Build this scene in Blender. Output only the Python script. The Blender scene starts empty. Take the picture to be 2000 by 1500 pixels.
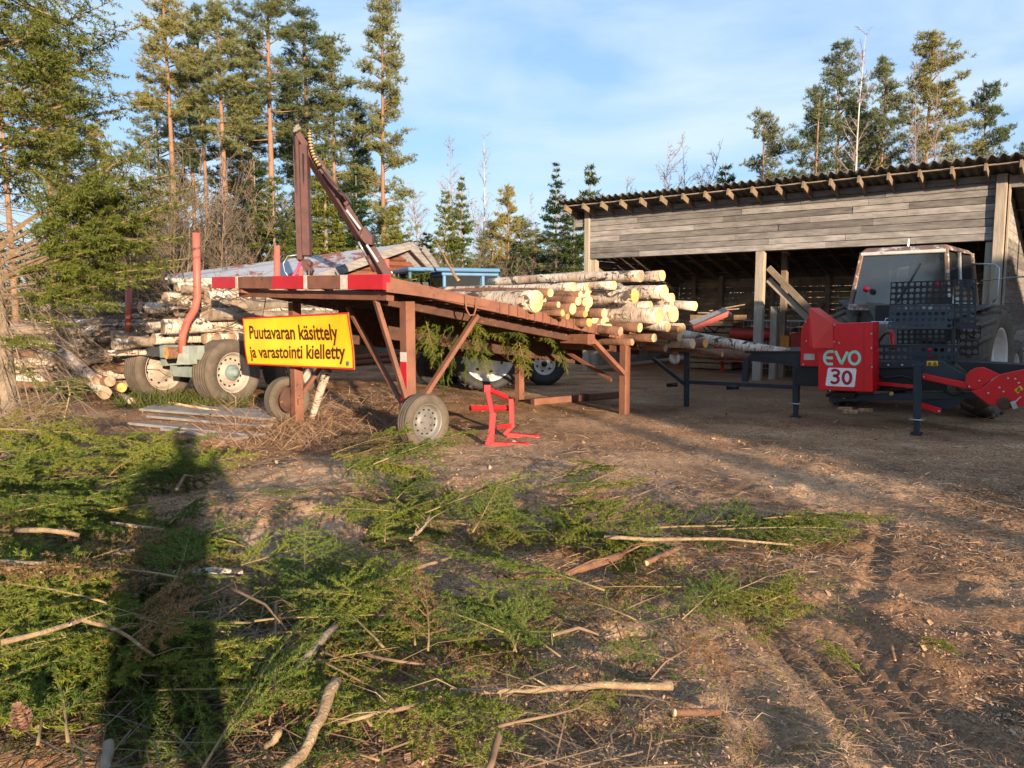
import bpy, math, random
import numpy as np
from mathutils import Vector, Matrix, Euler
R = math.radians
V = Vector
S = bpy.context.scene
COL = S.collection

# ------------------------------------------------------------------ camera, sky, sun, exposure
PITCH = math.atan(150 / 1500)
EYE = V((0, 0, 1.6))
cam_d = bpy.data.cameras.new('camera')
cam = bpy.data.objects.new('camera', cam_d)
COL.objects.link(cam)
cam.location = EYE
cam.rotation_euler = (math.pi / 2 - PITCH, 0, 0)
cam_d.sensor_width = 36
cam_d.lens = 27
cam_d.clip_start = 0.05
cam_d.clip_end = 2000
S.camera = cam
S.cycles.use_denoising = True
S.cycles.max_bounces = 6
S.cycles.transparent_max_bounces = 8
S.view_settings.view_transform = 'Standard'
S.view_settings.look = 'None'
S.view_settings.exposure = 1.35
S.view_settings.gamma = 1.0

SUN_EL = R(9.3)
LD = V((-0.375, 0.927, 0)).normalized()          # the way the light travels over the ground
SUN_AZ = math.atan2(-LD.x, -LD.y)               # towards the sun, clockwise from +Y
W = bpy.data.worlds.new('World')
S.world = W
W.use_nodes = True
wn, wl = W.node_tree.nodes, W.node_tree.links
bg = wn['Background']
sky = wn.new('ShaderNodeTexSky')
sky.sky_type = 'NISHITA'
sky.sun_disc = False
sky.sun_elevation = SUN_EL
sky.sun_rotation = SUN_AZ
sky.air_density = 1.1
sky.dust_density = 0.6
sky.ozone_density = 2.0
tc = wn.new('ShaderNodeTexCoord')
mp = wn.new('ShaderNodeMapping')
mp.inputs['Scale'].default_value = (1.0, 1.0, 3.6)
mp.inputs['Rotation'].default_value = (0.0, 0.12, 0.4)
wl.new(tc.outputs['Generated'], mp.inputs[0])
n1 = wn.new('ShaderNodeTexNoise')
n1.inputs['Scale'].default_value = 2.3
n1.inputs['Detail'].default_value = 7
n1.inputs['Roughness'].default_value = 0.52
n1.inputs['Distortion'].default_value = 0.35
wl.new(mp.outputs[0], n1.inputs['Vector'])
cr = wn.new('ShaderNodeValToRGB')
cr.color_ramp.elements[0].position = 0.42
cr.color_ramp.elements[0].color = (0.0, 0.0, 0.0, 1)
cr.color_ramp.elements[1].position = 0.66
cr.color_ramp.elements[1].color = (0.9, 0.9, 0.9, 1)
wl.new(n1.outputs['Fac'], cr.inputs[0])
mx = wn.new('ShaderNodeMix')
mx.data_type = 'RGBA'
wl.new(cr.outputs[0], mx.inputs[0])
mb_ = wn.new('ShaderNodeMix'); mb_.data_type = 'RGBA'; mb_.inputs[0].default_value = 0.70
wl.new(sky.outputs[0], mb_.inputs[6]); mb_.inputs[7].default_value = (0.92, 1.55, 2.75, 1)
wl.new(mb_.outputs[2], mx.inputs[6])
mx.inputs[7].default_value = (2.2, 2.72, 3.05, 1)
wl.new(mx.outputs[2], bg.inputs[0])
bg.inputs[1].default_value = 0.135

sun_d = bpy.data.lights.new('sun', 'SUN')
sun_d.energy = 4.5
sun_d.angle = R(0.6)
sun_d.color = (1.0, 0.79, 0.55)
sun = bpy.data.objects.new('sun', sun_d)
COL.objects.link(sun)
sun.rotation_euler = V((LD.x * math.cos(SUN_EL), LD.y * math.cos(SUN_EL), -math.sin(SUN_EL))).to_track_quat('-Z', 'Y').to_euler()

# ------------------------------------------------------------------ measuring: a photo pixel (2000 x 1500) to a point of the place
CP, SP = math.cos(PITCH), math.sin(PITCH)
def ray(px, py):
    x = (px - 1000) / 1500; u = (750 - py) / 1500
    return V((x, CP + u * SP, -SP + u * CP))
def G(px, py, z=0.0):
    r = ray(px, py); return EYE + r * ((z - EYE.z) / r.z)
def P(px, py, Y):
    r = ray(px, py); return EYE + r * (Y / r.y)
def UP(px, py, O, n):
    r = ray(px, py); return EYE + r * ((V(O) - EYE).dot(n) / r.dot(n))

# ------------------------------------------------------------------ ground height
def _h(ix, iy, s):
    n = (ix.astype(np.int64) * 374761393 + iy.astype(np.int64) * 668265263 + s * 974711) & 0x7fffffff
    n = ((n ^ (n >> 13)) * 1274126177) & 0x7fffffff
    return ((n ^ (n >> 16)) & 0xffff) / 65535.0
def vnoise(x, y, s):
    ix, iy = np.floor(x), np.floor(y)
    fx, fy = x - ix, y - iy
    fx = fx * fx * (3 - 2 * fx); fy = fy * fy * (3 - 2 * fy)
    a, b = _h(ix, iy, s), _h(ix + 1, iy, s)
    c, d = _h(ix, iy + 1, s), _h(ix + 1, iy + 1, s)
    return (a + (b - a) * fx) * (1 - fy) + (c + (d - c) * fx) * fy - 0.5
def segdist(x, y, p, q):
    dx, dy = q[0] - p[0], q[1] - p[1]
    L = math.hypot(dx, dy)
    t = ((x - p[0]) * dx + (y - p[1]) * dy) / L
    d = ((x - p[0]) * dy - (y - p[1]) * dx) / L
    return t, d, L
RUT = [(G(1520, 1170), G(1960, 1580), .32, .05, True), (G(1735, 1000), G(1690, 1200), .07, .020, False),
       (G(1290, 890), G(2000, 1230), .28, .03, False), (G(1480, 1290), G(1560, 1560), .16, .05, False)]
MOUND = [(G(600, 1010), .75, .16), (G(700, 940), .6, .12), (G(560, 930), .5, .10), (G(120, 1080), 1.1, .16), (G(90, 1350), .8, .16),
         (G(430, 1360), .6, .06), (G(1150, 900), .9, .04), (G(1900, 1360), .25, -.07)]
def hgt(x, y):
    x = np.asarray(x, float); y = np.asarray(y, float)
    near = np.clip(1.25 - np.abs(y) / 14, .3, 1)
    h = (vnoise(x * .5, y * .5, 1) * .07 + vnoise(x * 1.6, y * 1.6, 2) * .05 + vnoise(x * 4.3, y * 4.3, 3) * .03
         + np.abs(vnoise(x * 6.3, y * 6.3, 8)) ** 1.5 * .085 + vnoise(x * 11, y * 11, 4) * .018 + vnoise(x * 21, y * 21, 5) * .012) * near
    for c, r, a in MOUND:
        h = h + a * np.exp(-((x - c[0]) ** 2 + (y - c[1]) ** 2) / (r * r))
    for p, q, w, dp, lug in RUT:
        t, d, L = segdist(x, y, p, q)
        m = np.clip(np.minimum(t, L - t) / .6, 0, 1) * np.minimum(np.clip(1.2 - np.abs(d) / w, 0, 1) * (3 if lug else 1.4), 1)
        edge = np.exp(-((np.abs(d) - w * 1.25) / (.3 * w)) ** 2) * np.clip(np.minimum(t, L - t) / .4, 0, 1)
        if lug: h = h * (1 - .8 * m)
        h = h - dp * m + edge * dp * (.5 if lug else .2)
        if lug:
            h = h - m * .030 * (np.exp(-((np.abs(d) - .07) / .02) ** 2) + np.exp(-((np.abs(d) - .20) / .02) ** 2)) + m * .006 * np.sin((t + np.abs(d)) * 2 * math.pi / .10)
    far = np.clip((np.hypot(x, y) - 45) / 200, 0, 1)
    return h + far * 3
def hz(x, y):
    return float(hgt(x, y))

# ------------------------------------------------------------------ materials
def node_mat(name):
    m = bpy.data.materials.new(name); m.use_nodes = True
    n, l = m.node_tree.nodes, m.node_tree.links
    return m, n, l, n['Principled BSDF']
def ramp(n, l, src, stops):
    r = n.new('ShaderNodeValToRGB')
    e = r.color_ramp.elements
    while len(e) < len(stops): e.new(0.5)
    for k, (p, c) in enumerate(stops):
        e[k].position = p; e[k].color = (*c, 1) if len(c) == 3 else c
    l.new(src, r.inputs[0]); return r.outputs[0]
def noise(n, l, vec, scale, detail=5, rough=.55, dist=0):
    t = n.new('ShaderNodeTexNoise')
    t.inputs['Scale'].default_value = scale; t.inputs['Detail'].default_value = detail
    t.inputs['Roughness'].default_value = rough; t.inputs['Distortion'].default_value = dist
    if vec is not None: l.new(vec, t.inputs['Vector'])
    return t.outputs['Fac']
def coords(n, l, stretch=(1, 1, 1), shift=True):
    t = n.new('ShaderNodeTexCoord')
    v = t.outputs['Object']
    if shift:
        oi = n.new('ShaderNodeObjectInfo')
        sc = n.new('ShaderNodeMath'); sc.operation = 'MULTIPLY'; sc.inputs[1].default_value = 37.0
        l.new(oi.outputs['Random'], sc.inputs[0])
        a = n.new('ShaderNodeVectorMath'); a.operation = 'ADD'
        l.new(v, a.inputs[0]); l.new(sc.outputs[0], a.inputs[1]); v = a.outputs[0]
    mp = n.new('ShaderNodeMapping'); mp.inputs['Scale'].default_value = stretch
    l.new(v, mp.inputs[0]); return mp.outputs[0]
def mixc(n, l, fac, a, b, mode='MIX'):
    m = n.new('ShaderNodeMix'); m.data_type = 'RGBA'; m.blend_type = mode
    for s, k in ((fac, 0), (a, 6), (b, 7)):
        if hasattr(s, 'is_linked') or hasattr(s, 'links'): l.new(s, m.inputs[k])
        else: m.inputs[k].default_value = s if k == 0 else (*s, 1)
    return m.outputs[2]
def bumpy(n, l, bs, h, strength, dist=.02):
    b = n.new('ShaderNodeBump'); b.inputs['Strength'].default_value = strength; b.inputs['Distance'].default_value = dist
    l.new(h, b.inputs['Height']); l.new(b.outputs[0], bs.inputs['Normal'])
def island(n):
    return n.new('ShaderNodeNewGeometry').outputs['Random Per Island']
def mk(name, c1, c2=None, scale=4, rough=.7, metal=0, bump=0, bscale=40, stretch=(1, 1, 1), spots=None, spec=.35, isl=0, lo=.35, hi=.65):
    m, n, l, b = node_mat(name)
    v = coords(n, l, stretch)
    c2 = c2 or tuple(x * .7 for x in c1)
    col = ramp(n, l, noise(n, l, v, scale, 7, .6), [(lo, c1), (hi, c2)])
    if spots:
        sc, th, cc = spots
        f = ramp(n, l, noise(n, l, v, sc, 6, .65), [(th, (0, 0, 0)), (min(th + .06, 1), (1, 1, 1))])
        col = mixc(n, l, f, col, cc)
    if isl:
        k = ramp(n, l, island(n), [(0, (1 - isl,) * 3), (1, (1 + isl * .5,) * 3)])
        col = mixc(n, l, 1.0, col, k, 'MULTIPLY')
    l.new(col, b.inputs['Base Color'])
    b.inputs['Roughness'].default_value = rough; b.inputs['Metallic'].default_value = metal
    b.inputs['Specular IOR Level'].default_value = spec
    if bump: bumpy(n, l, b, noise(n, l, v, bscale, 6, .6), bump)
    return m

def ground_mat():
    m, n, l, b = node_mat('forest_yard_soil')
    g = n.new('ShaderNodeNewGeometry'); v = g.outputs['Position']
    base = ramp(n, l, noise(n, l, v, 1.1, 6, .6), [(.28, (.18, .090, .047)), (.5, (.40, .215, .115)), (.72, (.56, .355, .215))])
    fine = ramp(n, l, noise(n, l, v, 38, 5, .75), [(.36, (.22, .20, .19)), (.52, (.95, .95, .93)), (.68, (2.2, 2.05, 1.8))])
    wet = ramp(n, l, noise(n, l, v, .55, 6, .65), [(.33, (.50, .47, .46)), (.5, (.95, .95, .95)), (.66, (1.08, 1.08, 1.08))])
    col = mixc(n, l, 1.0, mixc(n, l, 1.0, base, wet, 'MULTIPLY'), fine, 'MULTIPLY')
    vo = n.new('ShaderNodeTexVoronoi'); vo.inputs['Scale'].default_value = 55; vo.inputs['Randomness'].default_value = 1
    l.new(v, vo.inputs['Vector'])
    flakes = ramp(n, l, vo.outputs['Color'], [(.70, (0, 0, 0)), (.76, (1, 1, 1))])
    col = mixc(n, l, flakes, col, mixc(n, l, noise(n, l, v, 3, 3), (.20, .12, .07), (.40, .29, .18)))
    at = n.new('ShaderNodeAttribute'); at.attribute_name = 'chips'
    saw = ramp(n, l, noise(n, l, v, 60, 5, .8), [(.3, (.30, .18, .105)), (.5, (.55, .37, .235)), (.7, (.70, .54, .38))])
    mm = n.new('ShaderNodeMath'); mm.operation = 'MULTIPLY'
    l.new(at.outputs['Fac'], mm.inputs[0]); l.new(ramp(n, l, noise(n, l, v, 5, 5, .7), [(.35, (0, 0, 0)), (.58, (1, 1, 1))]), mm.inputs[1])
    col = mixc(n, l, mm.outputs[0], col, saw)
    a2 = n.new('ShaderNodeAttribute'); a2.attribute_name = 'mud'
    col = mixc(n, l, a2.outputs['Fac'], col, mixc(n, l, noise(n, l, v, 14, 5, .7), (.12, .068, .042), (.25, .145, .088)))
    l.new(col, b.inputs['Base Color']); b.inputs['Roughness'].default_value = .95; b.inputs['Specular IOR Level'].default_value = .12
    bumpy(n, l, b, mixc(n, l, .5, noise(n, l, v, 32, 6, .75), vo.outputs['Color']), .9, .03)
    return m
def birch_mat(name='birch_bark', rough_bark=0.0):
    m, n, l, b = node_mat(name)
    v = coords(n, l)
    base = ramp(n, l, noise(n, l, v, 3.5, 5, .6), [(.3, (.70, .61, .52)), (.48, (.56, .46, .37)), (.68, (.36, .25, .18))])
    t = n.new('ShaderNodeMapping'); t.inputs['Scale'].default_value = (60, 7, 7); l.new(v, t.inputs[0])
    lines = ramp(n, l, noise(n, l, t.outputs[0], 1.0, 3, .5), [(.55, (0, 0, 0)), (.62, (1, 1, 1))])
    col = mixc(n, l, lines, base, (.16, .11, .085))
    t2 = n.new('ShaderNodeMapping'); t2.inputs['Scale'].default_value = (3.4, 5.5, 5.5); l.new(v, t2.inputs[0])
    big = ramp(n, l, noise(n, l, t2.outputs[0], 1.0, 7, .7, .6), [(.555 - rough_bark, (0, 0, 0)), (.60 - rough_bark, (1, 1, 1))])
    col = mixc(n, l, big, col, (.065, .05, .042))
    l.new(col, b.inputs['Base Color']); b.inputs['Roughness'].default_value = .75; b.inputs['Specular IOR Level'].default_value = .2
    bumpy(n, l, b, noise(n, l, t2.outputs[0], 6, 6, .7), .5, .01)
    return m
def endwood_mat(name, c1, c2):
    m, n, l, b = node_mat(name)
    t = n.new('ShaderNodeTexCoord')
    w = n.new('ShaderNodeTexWave'); w.wave_type = 'RINGS'; w.rings_direction = 'X'
    w.inputs['Scale'].default_value = 30; w.inputs['Distortion'].default_value = 3.0; w.inputs['Detail'].default_value = 3
    l.new(t.outputs['Object'], w.inputs['Vector'])
    col = mixc(n, l, ramp(n, l, w.outputs['Fac'], [(.2, (0, 0, 0)), (.9, (.85, .85, .85))]), c1, c2)
    v = coords(n, l)
    col = mixc(n, l, ramp(n, l, noise(n, l, v, 5, 5, .6), [(.46, (0, 0, 0)), (.62, (.8, .8, .8))]), col, tuple(x * .62 for x in c2))
    l.new(col, b.inputs['Base Color']); b.inputs['Roughness'].default_value = .8; b.inputs['Specular IOR Level'].default_value = .15
    return m
def leaf_mat(name, c1, c2, c3, tr=.25):
    m, n, l, b = node_mat(name)
    g = n.new('ShaderNodeNewGeometry')
    v = coords(n, l)
    col = ramp(n, l, noise(n, l, v, 2.2, 3, .6), [(.32, tuple(x * .75 for x in c1)), (.66, c2)])
    col = mixc(n, l, ramp(n, l, g.outputs['Random Per Island'], [(.0, (0, 0, 0)), (1, (.75, .75, .75))]), col, c3)
    oi = n.new('ShaderNodeObjectInfo')
    col = mixc(n, l, 1.0, col, ramp(n, l, oi.outputs['Random'], [(0, (.45, .58, .55)), (.5, (.90, .94, .88)), (1, (1.45, 1.2, .9))]), 'MULTIPLY')
    l.new(col, b.inputs['Base Color']); b.inputs['Roughness'].default_value = .6; b.inputs['Specular IOR Level'].default_value = .25
    tl = n.new('ShaderNodeBsdfTranslucent'); l.new(col, tl.inputs[0])
    ms = n.new('ShaderNodeMixShader'); ms.inputs[0].default_value = tr
    l.new(b.outputs[0], ms.inputs[1]); l.new(tl.outputs[0], ms.inputs[2])
    l.new(ms.outputs[0], n['Material Output'].inputs[0])
    return m
def glass_mat(name='old_glass', tint=(.06, .065, .07)):
    m, n, l, b = node_mat(name)
    b.inputs['Base Color'].default_value = (*tint, 1); b.inputs['Roughness'].default_value = .06
    b.inputs['Specular IOR Level'].default_value = 1.0; b.inputs['IOR'].default_value = 1.9
    tp = n.new('ShaderNodeBsdfTransparent'); tp.inputs[0].default_value = (.7, .75, .75, 1)
    ms = n.new('ShaderNodeMixShader'); ms.inputs[0].default_value = .42
    l.new(tp.outputs[0], ms.inputs[1]); l.new(b.outputs[0], ms.inputs[2]); l.new(ms.outputs[0], n['Material Output'].inputs[0])
    return m
def tinroof_mat():
    m, n, l, b = node_mat('rusty_tin')
    v = coords(n, l, shift=False)
    t = n.new('ShaderNodeMapping'); t.inputs['Scale'].default_value = (.55, .16, 1); t.inputs['Rotation'].default_value = (0, 0, .5); l.new(v, t.inputs[0])
    f = ramp(n, l, noise(n, l, t.outputs[0], 2.6, 6, .7), [(.50, (0, 0, 0)), (.56, (1, 1, 1))])
    col = mixc(n, l, f, mixc(n, l, noise(n, l, v, 6, 4), (.42, .44, .48), (.29, .30, .33)), mixc(n, l, noise(n, l, v, 12, 4), (.30, .10, .06), (.20, .07, .04)))
    l.new(col, b.inputs['Base Color']); b.inputs['Roughness'].default_value = .55; b.inputs['Metallic'].default_value = .15
    return m

MT = dict(
    ground=ground_mat(), birch=birch_mat(), birchrough=birch_mat('birch_butt_bark', .06),
    end=endwood_mat('fresh_cut_wood', (.82, .61, .35), (.64, .38, .17)), endold=endwood_mat('grey_cut_wood', (.42, .31, .22), (.34, .22, .15)),
    endorange=endwood_mat('orange_cut_wood', (.78, .40, .15), (.66, .28, .08)),
    sprucebark=mk('spruce_bark', (.24, .115, .065), (.12, .065, .042), 9, .9, bump=.9, bscale=30, spots=(24, .6, (.30, .17, .11))),
    pinebark=mk('pine_bark', (.30, .165, .10), (.19, .115, .075), 3, .9, bump=.8, bscale=18, stretch=(1, 1, .35)),
    greybark=mk('grey_spruce_trunk_bark', (.30, .235, .175), (.16, .125, .095), 6, .95, bump=1, bscale=22, spots=(14, .62, (.40, .34, .27))),
    twig=mk('twig_bark', (.25, .165, .10), (.14, .09, .058), 8, .9), twigpale=mk('pale_twig_bark', (.36, .25, .145), (.20, .135, .08), 14, .9, bump=.8, bscale=60, spots=(30, .60, (.44, .41, .34))),
    twiggrey=mk('bare_bush_bark', (.15, .112, .072), (.09, .070, .048), 3, .9), stem=mk('bough_stem_bark', (.30, .205, .10), (.19, .125, .06), 9, .9), deadtwig=mk('dead_twig_bark', (.27, .20, .145), (.17, .125, .09), 8, .95),
    birchtwig=mk('birch_twig_bark', (.30, .24, .24), (.22, .17, .175), 3, .9),
    birchtrunk=mk('standing_birch_bark', (.62, .56, .50), (.50, .43, .36), 6, .8, spots=(9, .62, (.07, .06, .055)), stretch=(1, 1, .8)),
    needle=leaf_mat('cut_spruce_needles', (.055, .115, .018), (.11, .16, .024), (.22, .24, .045)),
    needlenear=leaf_mat('spruce_needles', (.14, .17, .026), (.22, .215, .034), (.31, .28, .055)),
    needledry=leaf_mat('dry_needles', (.22, .12, .05), (.16, .085, .04), (.30, .19, .09)),
    spruceleaf=leaf_mat('far_spruce_needles', (.065, .105, .02), (.115, .14, .026), (.16, .17, .04)),
    sprucedark=leaf_mat('dark_spruce_needles', (.022, .052, .022), (.04, .075, .026), (.06, .09, .032)),
    pineleaf=leaf_mat('pine_needles', (.15, .17, .07), (.20, .205, .075), (.28, .26, .11)),
    pinedark=leaf_mat('blue_pine_needles', (.10, .135, .075), (.145, .165, .08), (.21, .21, .105)),
    rust=mk('brown_primed_steel', (.235, .098, .060), (.145, .062, .042), 3, .65, bump=.25, bscale=50, spots=(13, .60, (.095, .045, .032)), spec=.4),
    rustdark=mk('rusty_steel', (.10, .046, .032), (.06, .032, .024), 8, .85, bump=.4, bscale=50, spots=(14, .6, (.22, .085, .04))),
    redband=mk('red_band_paint', (.50, .012, .022), (.40, .012, .02), 7, .45, spec=.5), whiteband=mk('white_band_paint', (.62, .57, .53), (.50, .40, .34), 12, .5),
    rednew=mk('bright_red_paint', (.58, .020, .026), (.44, .016, .020), 6, .45, spec=.5, spots=(26, .62, (.22, .05, .035))),
    evored=mk('gloss_red_panel', (.66, .004, .010), (.56, .006, .010), 3, .32, spec=.5, spots=(40, .72, (.40, .10, .06))), evogrey=mk('anthracite_paint', (.030, .040, .050), (.022, .030, .040), 3, .5, spec=.3, spots=(22, .66, (.10, .085, .07))),
    evoblack=mk('black_steel', (.010, .012, .015), (.016, .018, .022), 4, .5), yellow=mk('yellow_decal', (.80, .46, .02), (.72, .40, .02), 6, .5),
    black=mk('black_ink', (.012, .011, .010), None, 5, .5), mint=mk('mint_lettering', (.34, .68, .54), (.32, .64, .50), 5, .5), white=mk('white_decal', (.78, .78, .78), (.70, .70, .70), 5, .5),
    crimson=mk('crimson_lettering', (.42, .008, .03), None, 5, .5), steel=mk('zinc_steel', (.50, .52, .54), (.38, .40, .42), 12, .35, .7), bolt=mk('brass_washer', (.55, .33, .06), None, 8, .4, .3),
    tyre=mk('dusty_rubber', (.085, .068, .052), (.135, .105, .078), 7, .92, bump=.3, bscale=60), tyrenew=mk('black_rubber', (.022, .021, .021), (.04, .037, .034), 9, .7), 
    rim=mk('dull_steel_rim', (.32, .29, .26), (.22, .19, .165), 7, .5, .25, spots=(12, .66, (.17, .08, .045))), rimwhite=mk('white_rim', (.66, .63, .58), (.52, .47, .42), 7, .55, spots=(9, .64, (.22, .15, .10))),
    rimgrey=mk('grey_steel_rim', (.20, .19, .175), (.14, .13, .12), 7, .5, .2, spots=(12, .66, (.15, .075, .045))), rimcream=mk('cream_truck_rim', (.40, .34, .28), (.29, .24, .20), 6, .6, spots=(10, .62, (.16, .12, .09))), hub=mk('grey_green_hub', (.20, .26, .25), (.13, .165, .16), 10, .6),
    tgreen=mk('grey_green_paint', (.25, .285, .255), (.17, .195, .175), 6, .65, spots=(16, .64, (.14, .10, .075))), tdark=mk('dark_blue_frame', (.035, .045, .06), (.06, .06, .06), 7, .7),
    stake=mk('faded_red_stake', (.46, .10, .075), (.38, .12, .09), 5, .5, spots=(14, .62, (.42, .21, .16))), crane=mk('brown_crane_paint', (.105, .045, .042), (.07, .033, .03), 6, .5, spots=(16, .68, (.5, .42, .36))),
    hose=mk('black_hose', (.02, .02, .02), None, 5, .5), hoseyel=mk('yellow_hose_sleeve', (.55, .34, .12), None, 5, .5), hosepink=mk('pink_hose', (.62, .06, .17), None, 5, .5),
    board=mk('weathered_boards', (.35, .32, .30), (.19, .172, .162), 3, .9, bump=.6, bscale=30, stretch=(1, 1, 6), isl=.5, spots=(9, .62, (.09, .078, .07))),
    boardwarm=mk('tanned_boards', (.25, .185, .13), (.17, .125, .09), 4, .9, bump=.4, bscale=30, isl=.35), post=mk('silvered_post', (.40, .335, .265), (.28, .23, .18), 5, .9, bump=.4, bscale=30, stretch=(4, 4, .5), spots=(22, .68, (.13, .10, .08))),
    boardin=mk('inside_boards', (.36, .29, .23), (.22, .175, .14), 4, .95, isl=.4), plankg=mk('grey_plank', (.30, .28, .265), (.19, .175, .165), 5, .9, bump=.4, bscale=30, isl=.3),
    fibre=mk('fibre_cement_sheet', (.17, .155, .135), (.10, .095, .085), 3, .95, spots=(7, .6, (.13, .145, .075))), tin=tinroof_mat(), redlog=mk('red_log_wall', (.27, .095, .05), (.17, .07, .042), 5, .9, bump=.5, stretch=(1, 1, 5), isl=.3),
    blue=mk('sky_blue_paint', (.085, .20, .36), (.07, .155, .28), 4, .45, spots=(13, .7, (.16, .12, .10))), cab=mk('rusty_cab_paint', (.20, .12, .085), (.13, .075, .055), 6, .55, spots=(9, .54, (.42, .39, .36))),
    cabgrey=mk('grey_green_castings', (.16, .165, .15), (.10, .10, .09), 7, .7), seat=mk('cream_curtain', (.55, .50, .42), None, 5, .9), taill=mk('red_lamp_glass', (.55, .015, .04), None, 5, .25),
    glass=glass_mat(), orangerim=mk('orange_rim', (.62, .22, .03), None, 6, .6), redold=mk('old_red_paint', (.40, .035, .022), (.28, .028, .02), 6, .5, spots=(14, .66, (.13, .06, .04))),
    cardboard=mk('brown_crate_boards', (.30, .20, .12), (.20, .13, .08), 6, .9, isl=.4), signyel=mk('sign_yellow', (.98, .50, .008), (1.0, .68, .02), 1.5, .35, spec=.5, spots=(9, .70, (.80, .42, .02))), signred=mk('sign_red', (.78, .035, .02), None, 5, .4),
    signink=mk('sign_ink', (.095, .022, .008), None, 5, .6), chip=mk('wood_chip', (.54, .36, .22), (.34, .18, .10), 30, .9, isl=.55), straw=mk('dry_straw', (.42, .27, .165), (.25, .14, .08), 3, .9, isl=.5),
    grass=leaf_mat('moss_grass', (.09, .12, .025), (.13, .14, .035), (.20, .19, .06)), cone=mk('cone_scales', (.30, .17, .11), (.18, .095, .06), 20, .8), skin=mk('skin', (.55, .33, .24), None, 5, .6), cloth=mk('dark_jacket', (.03, .035, .05), None, 5, .9), cloth2=mk('dark_trousers', (.04, .04, .045), None, 5, .9),
    barn=mk('barn_boards', (.25, .08, .05), (.18, .06, .04), 3, .9, isl=.3))

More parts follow.
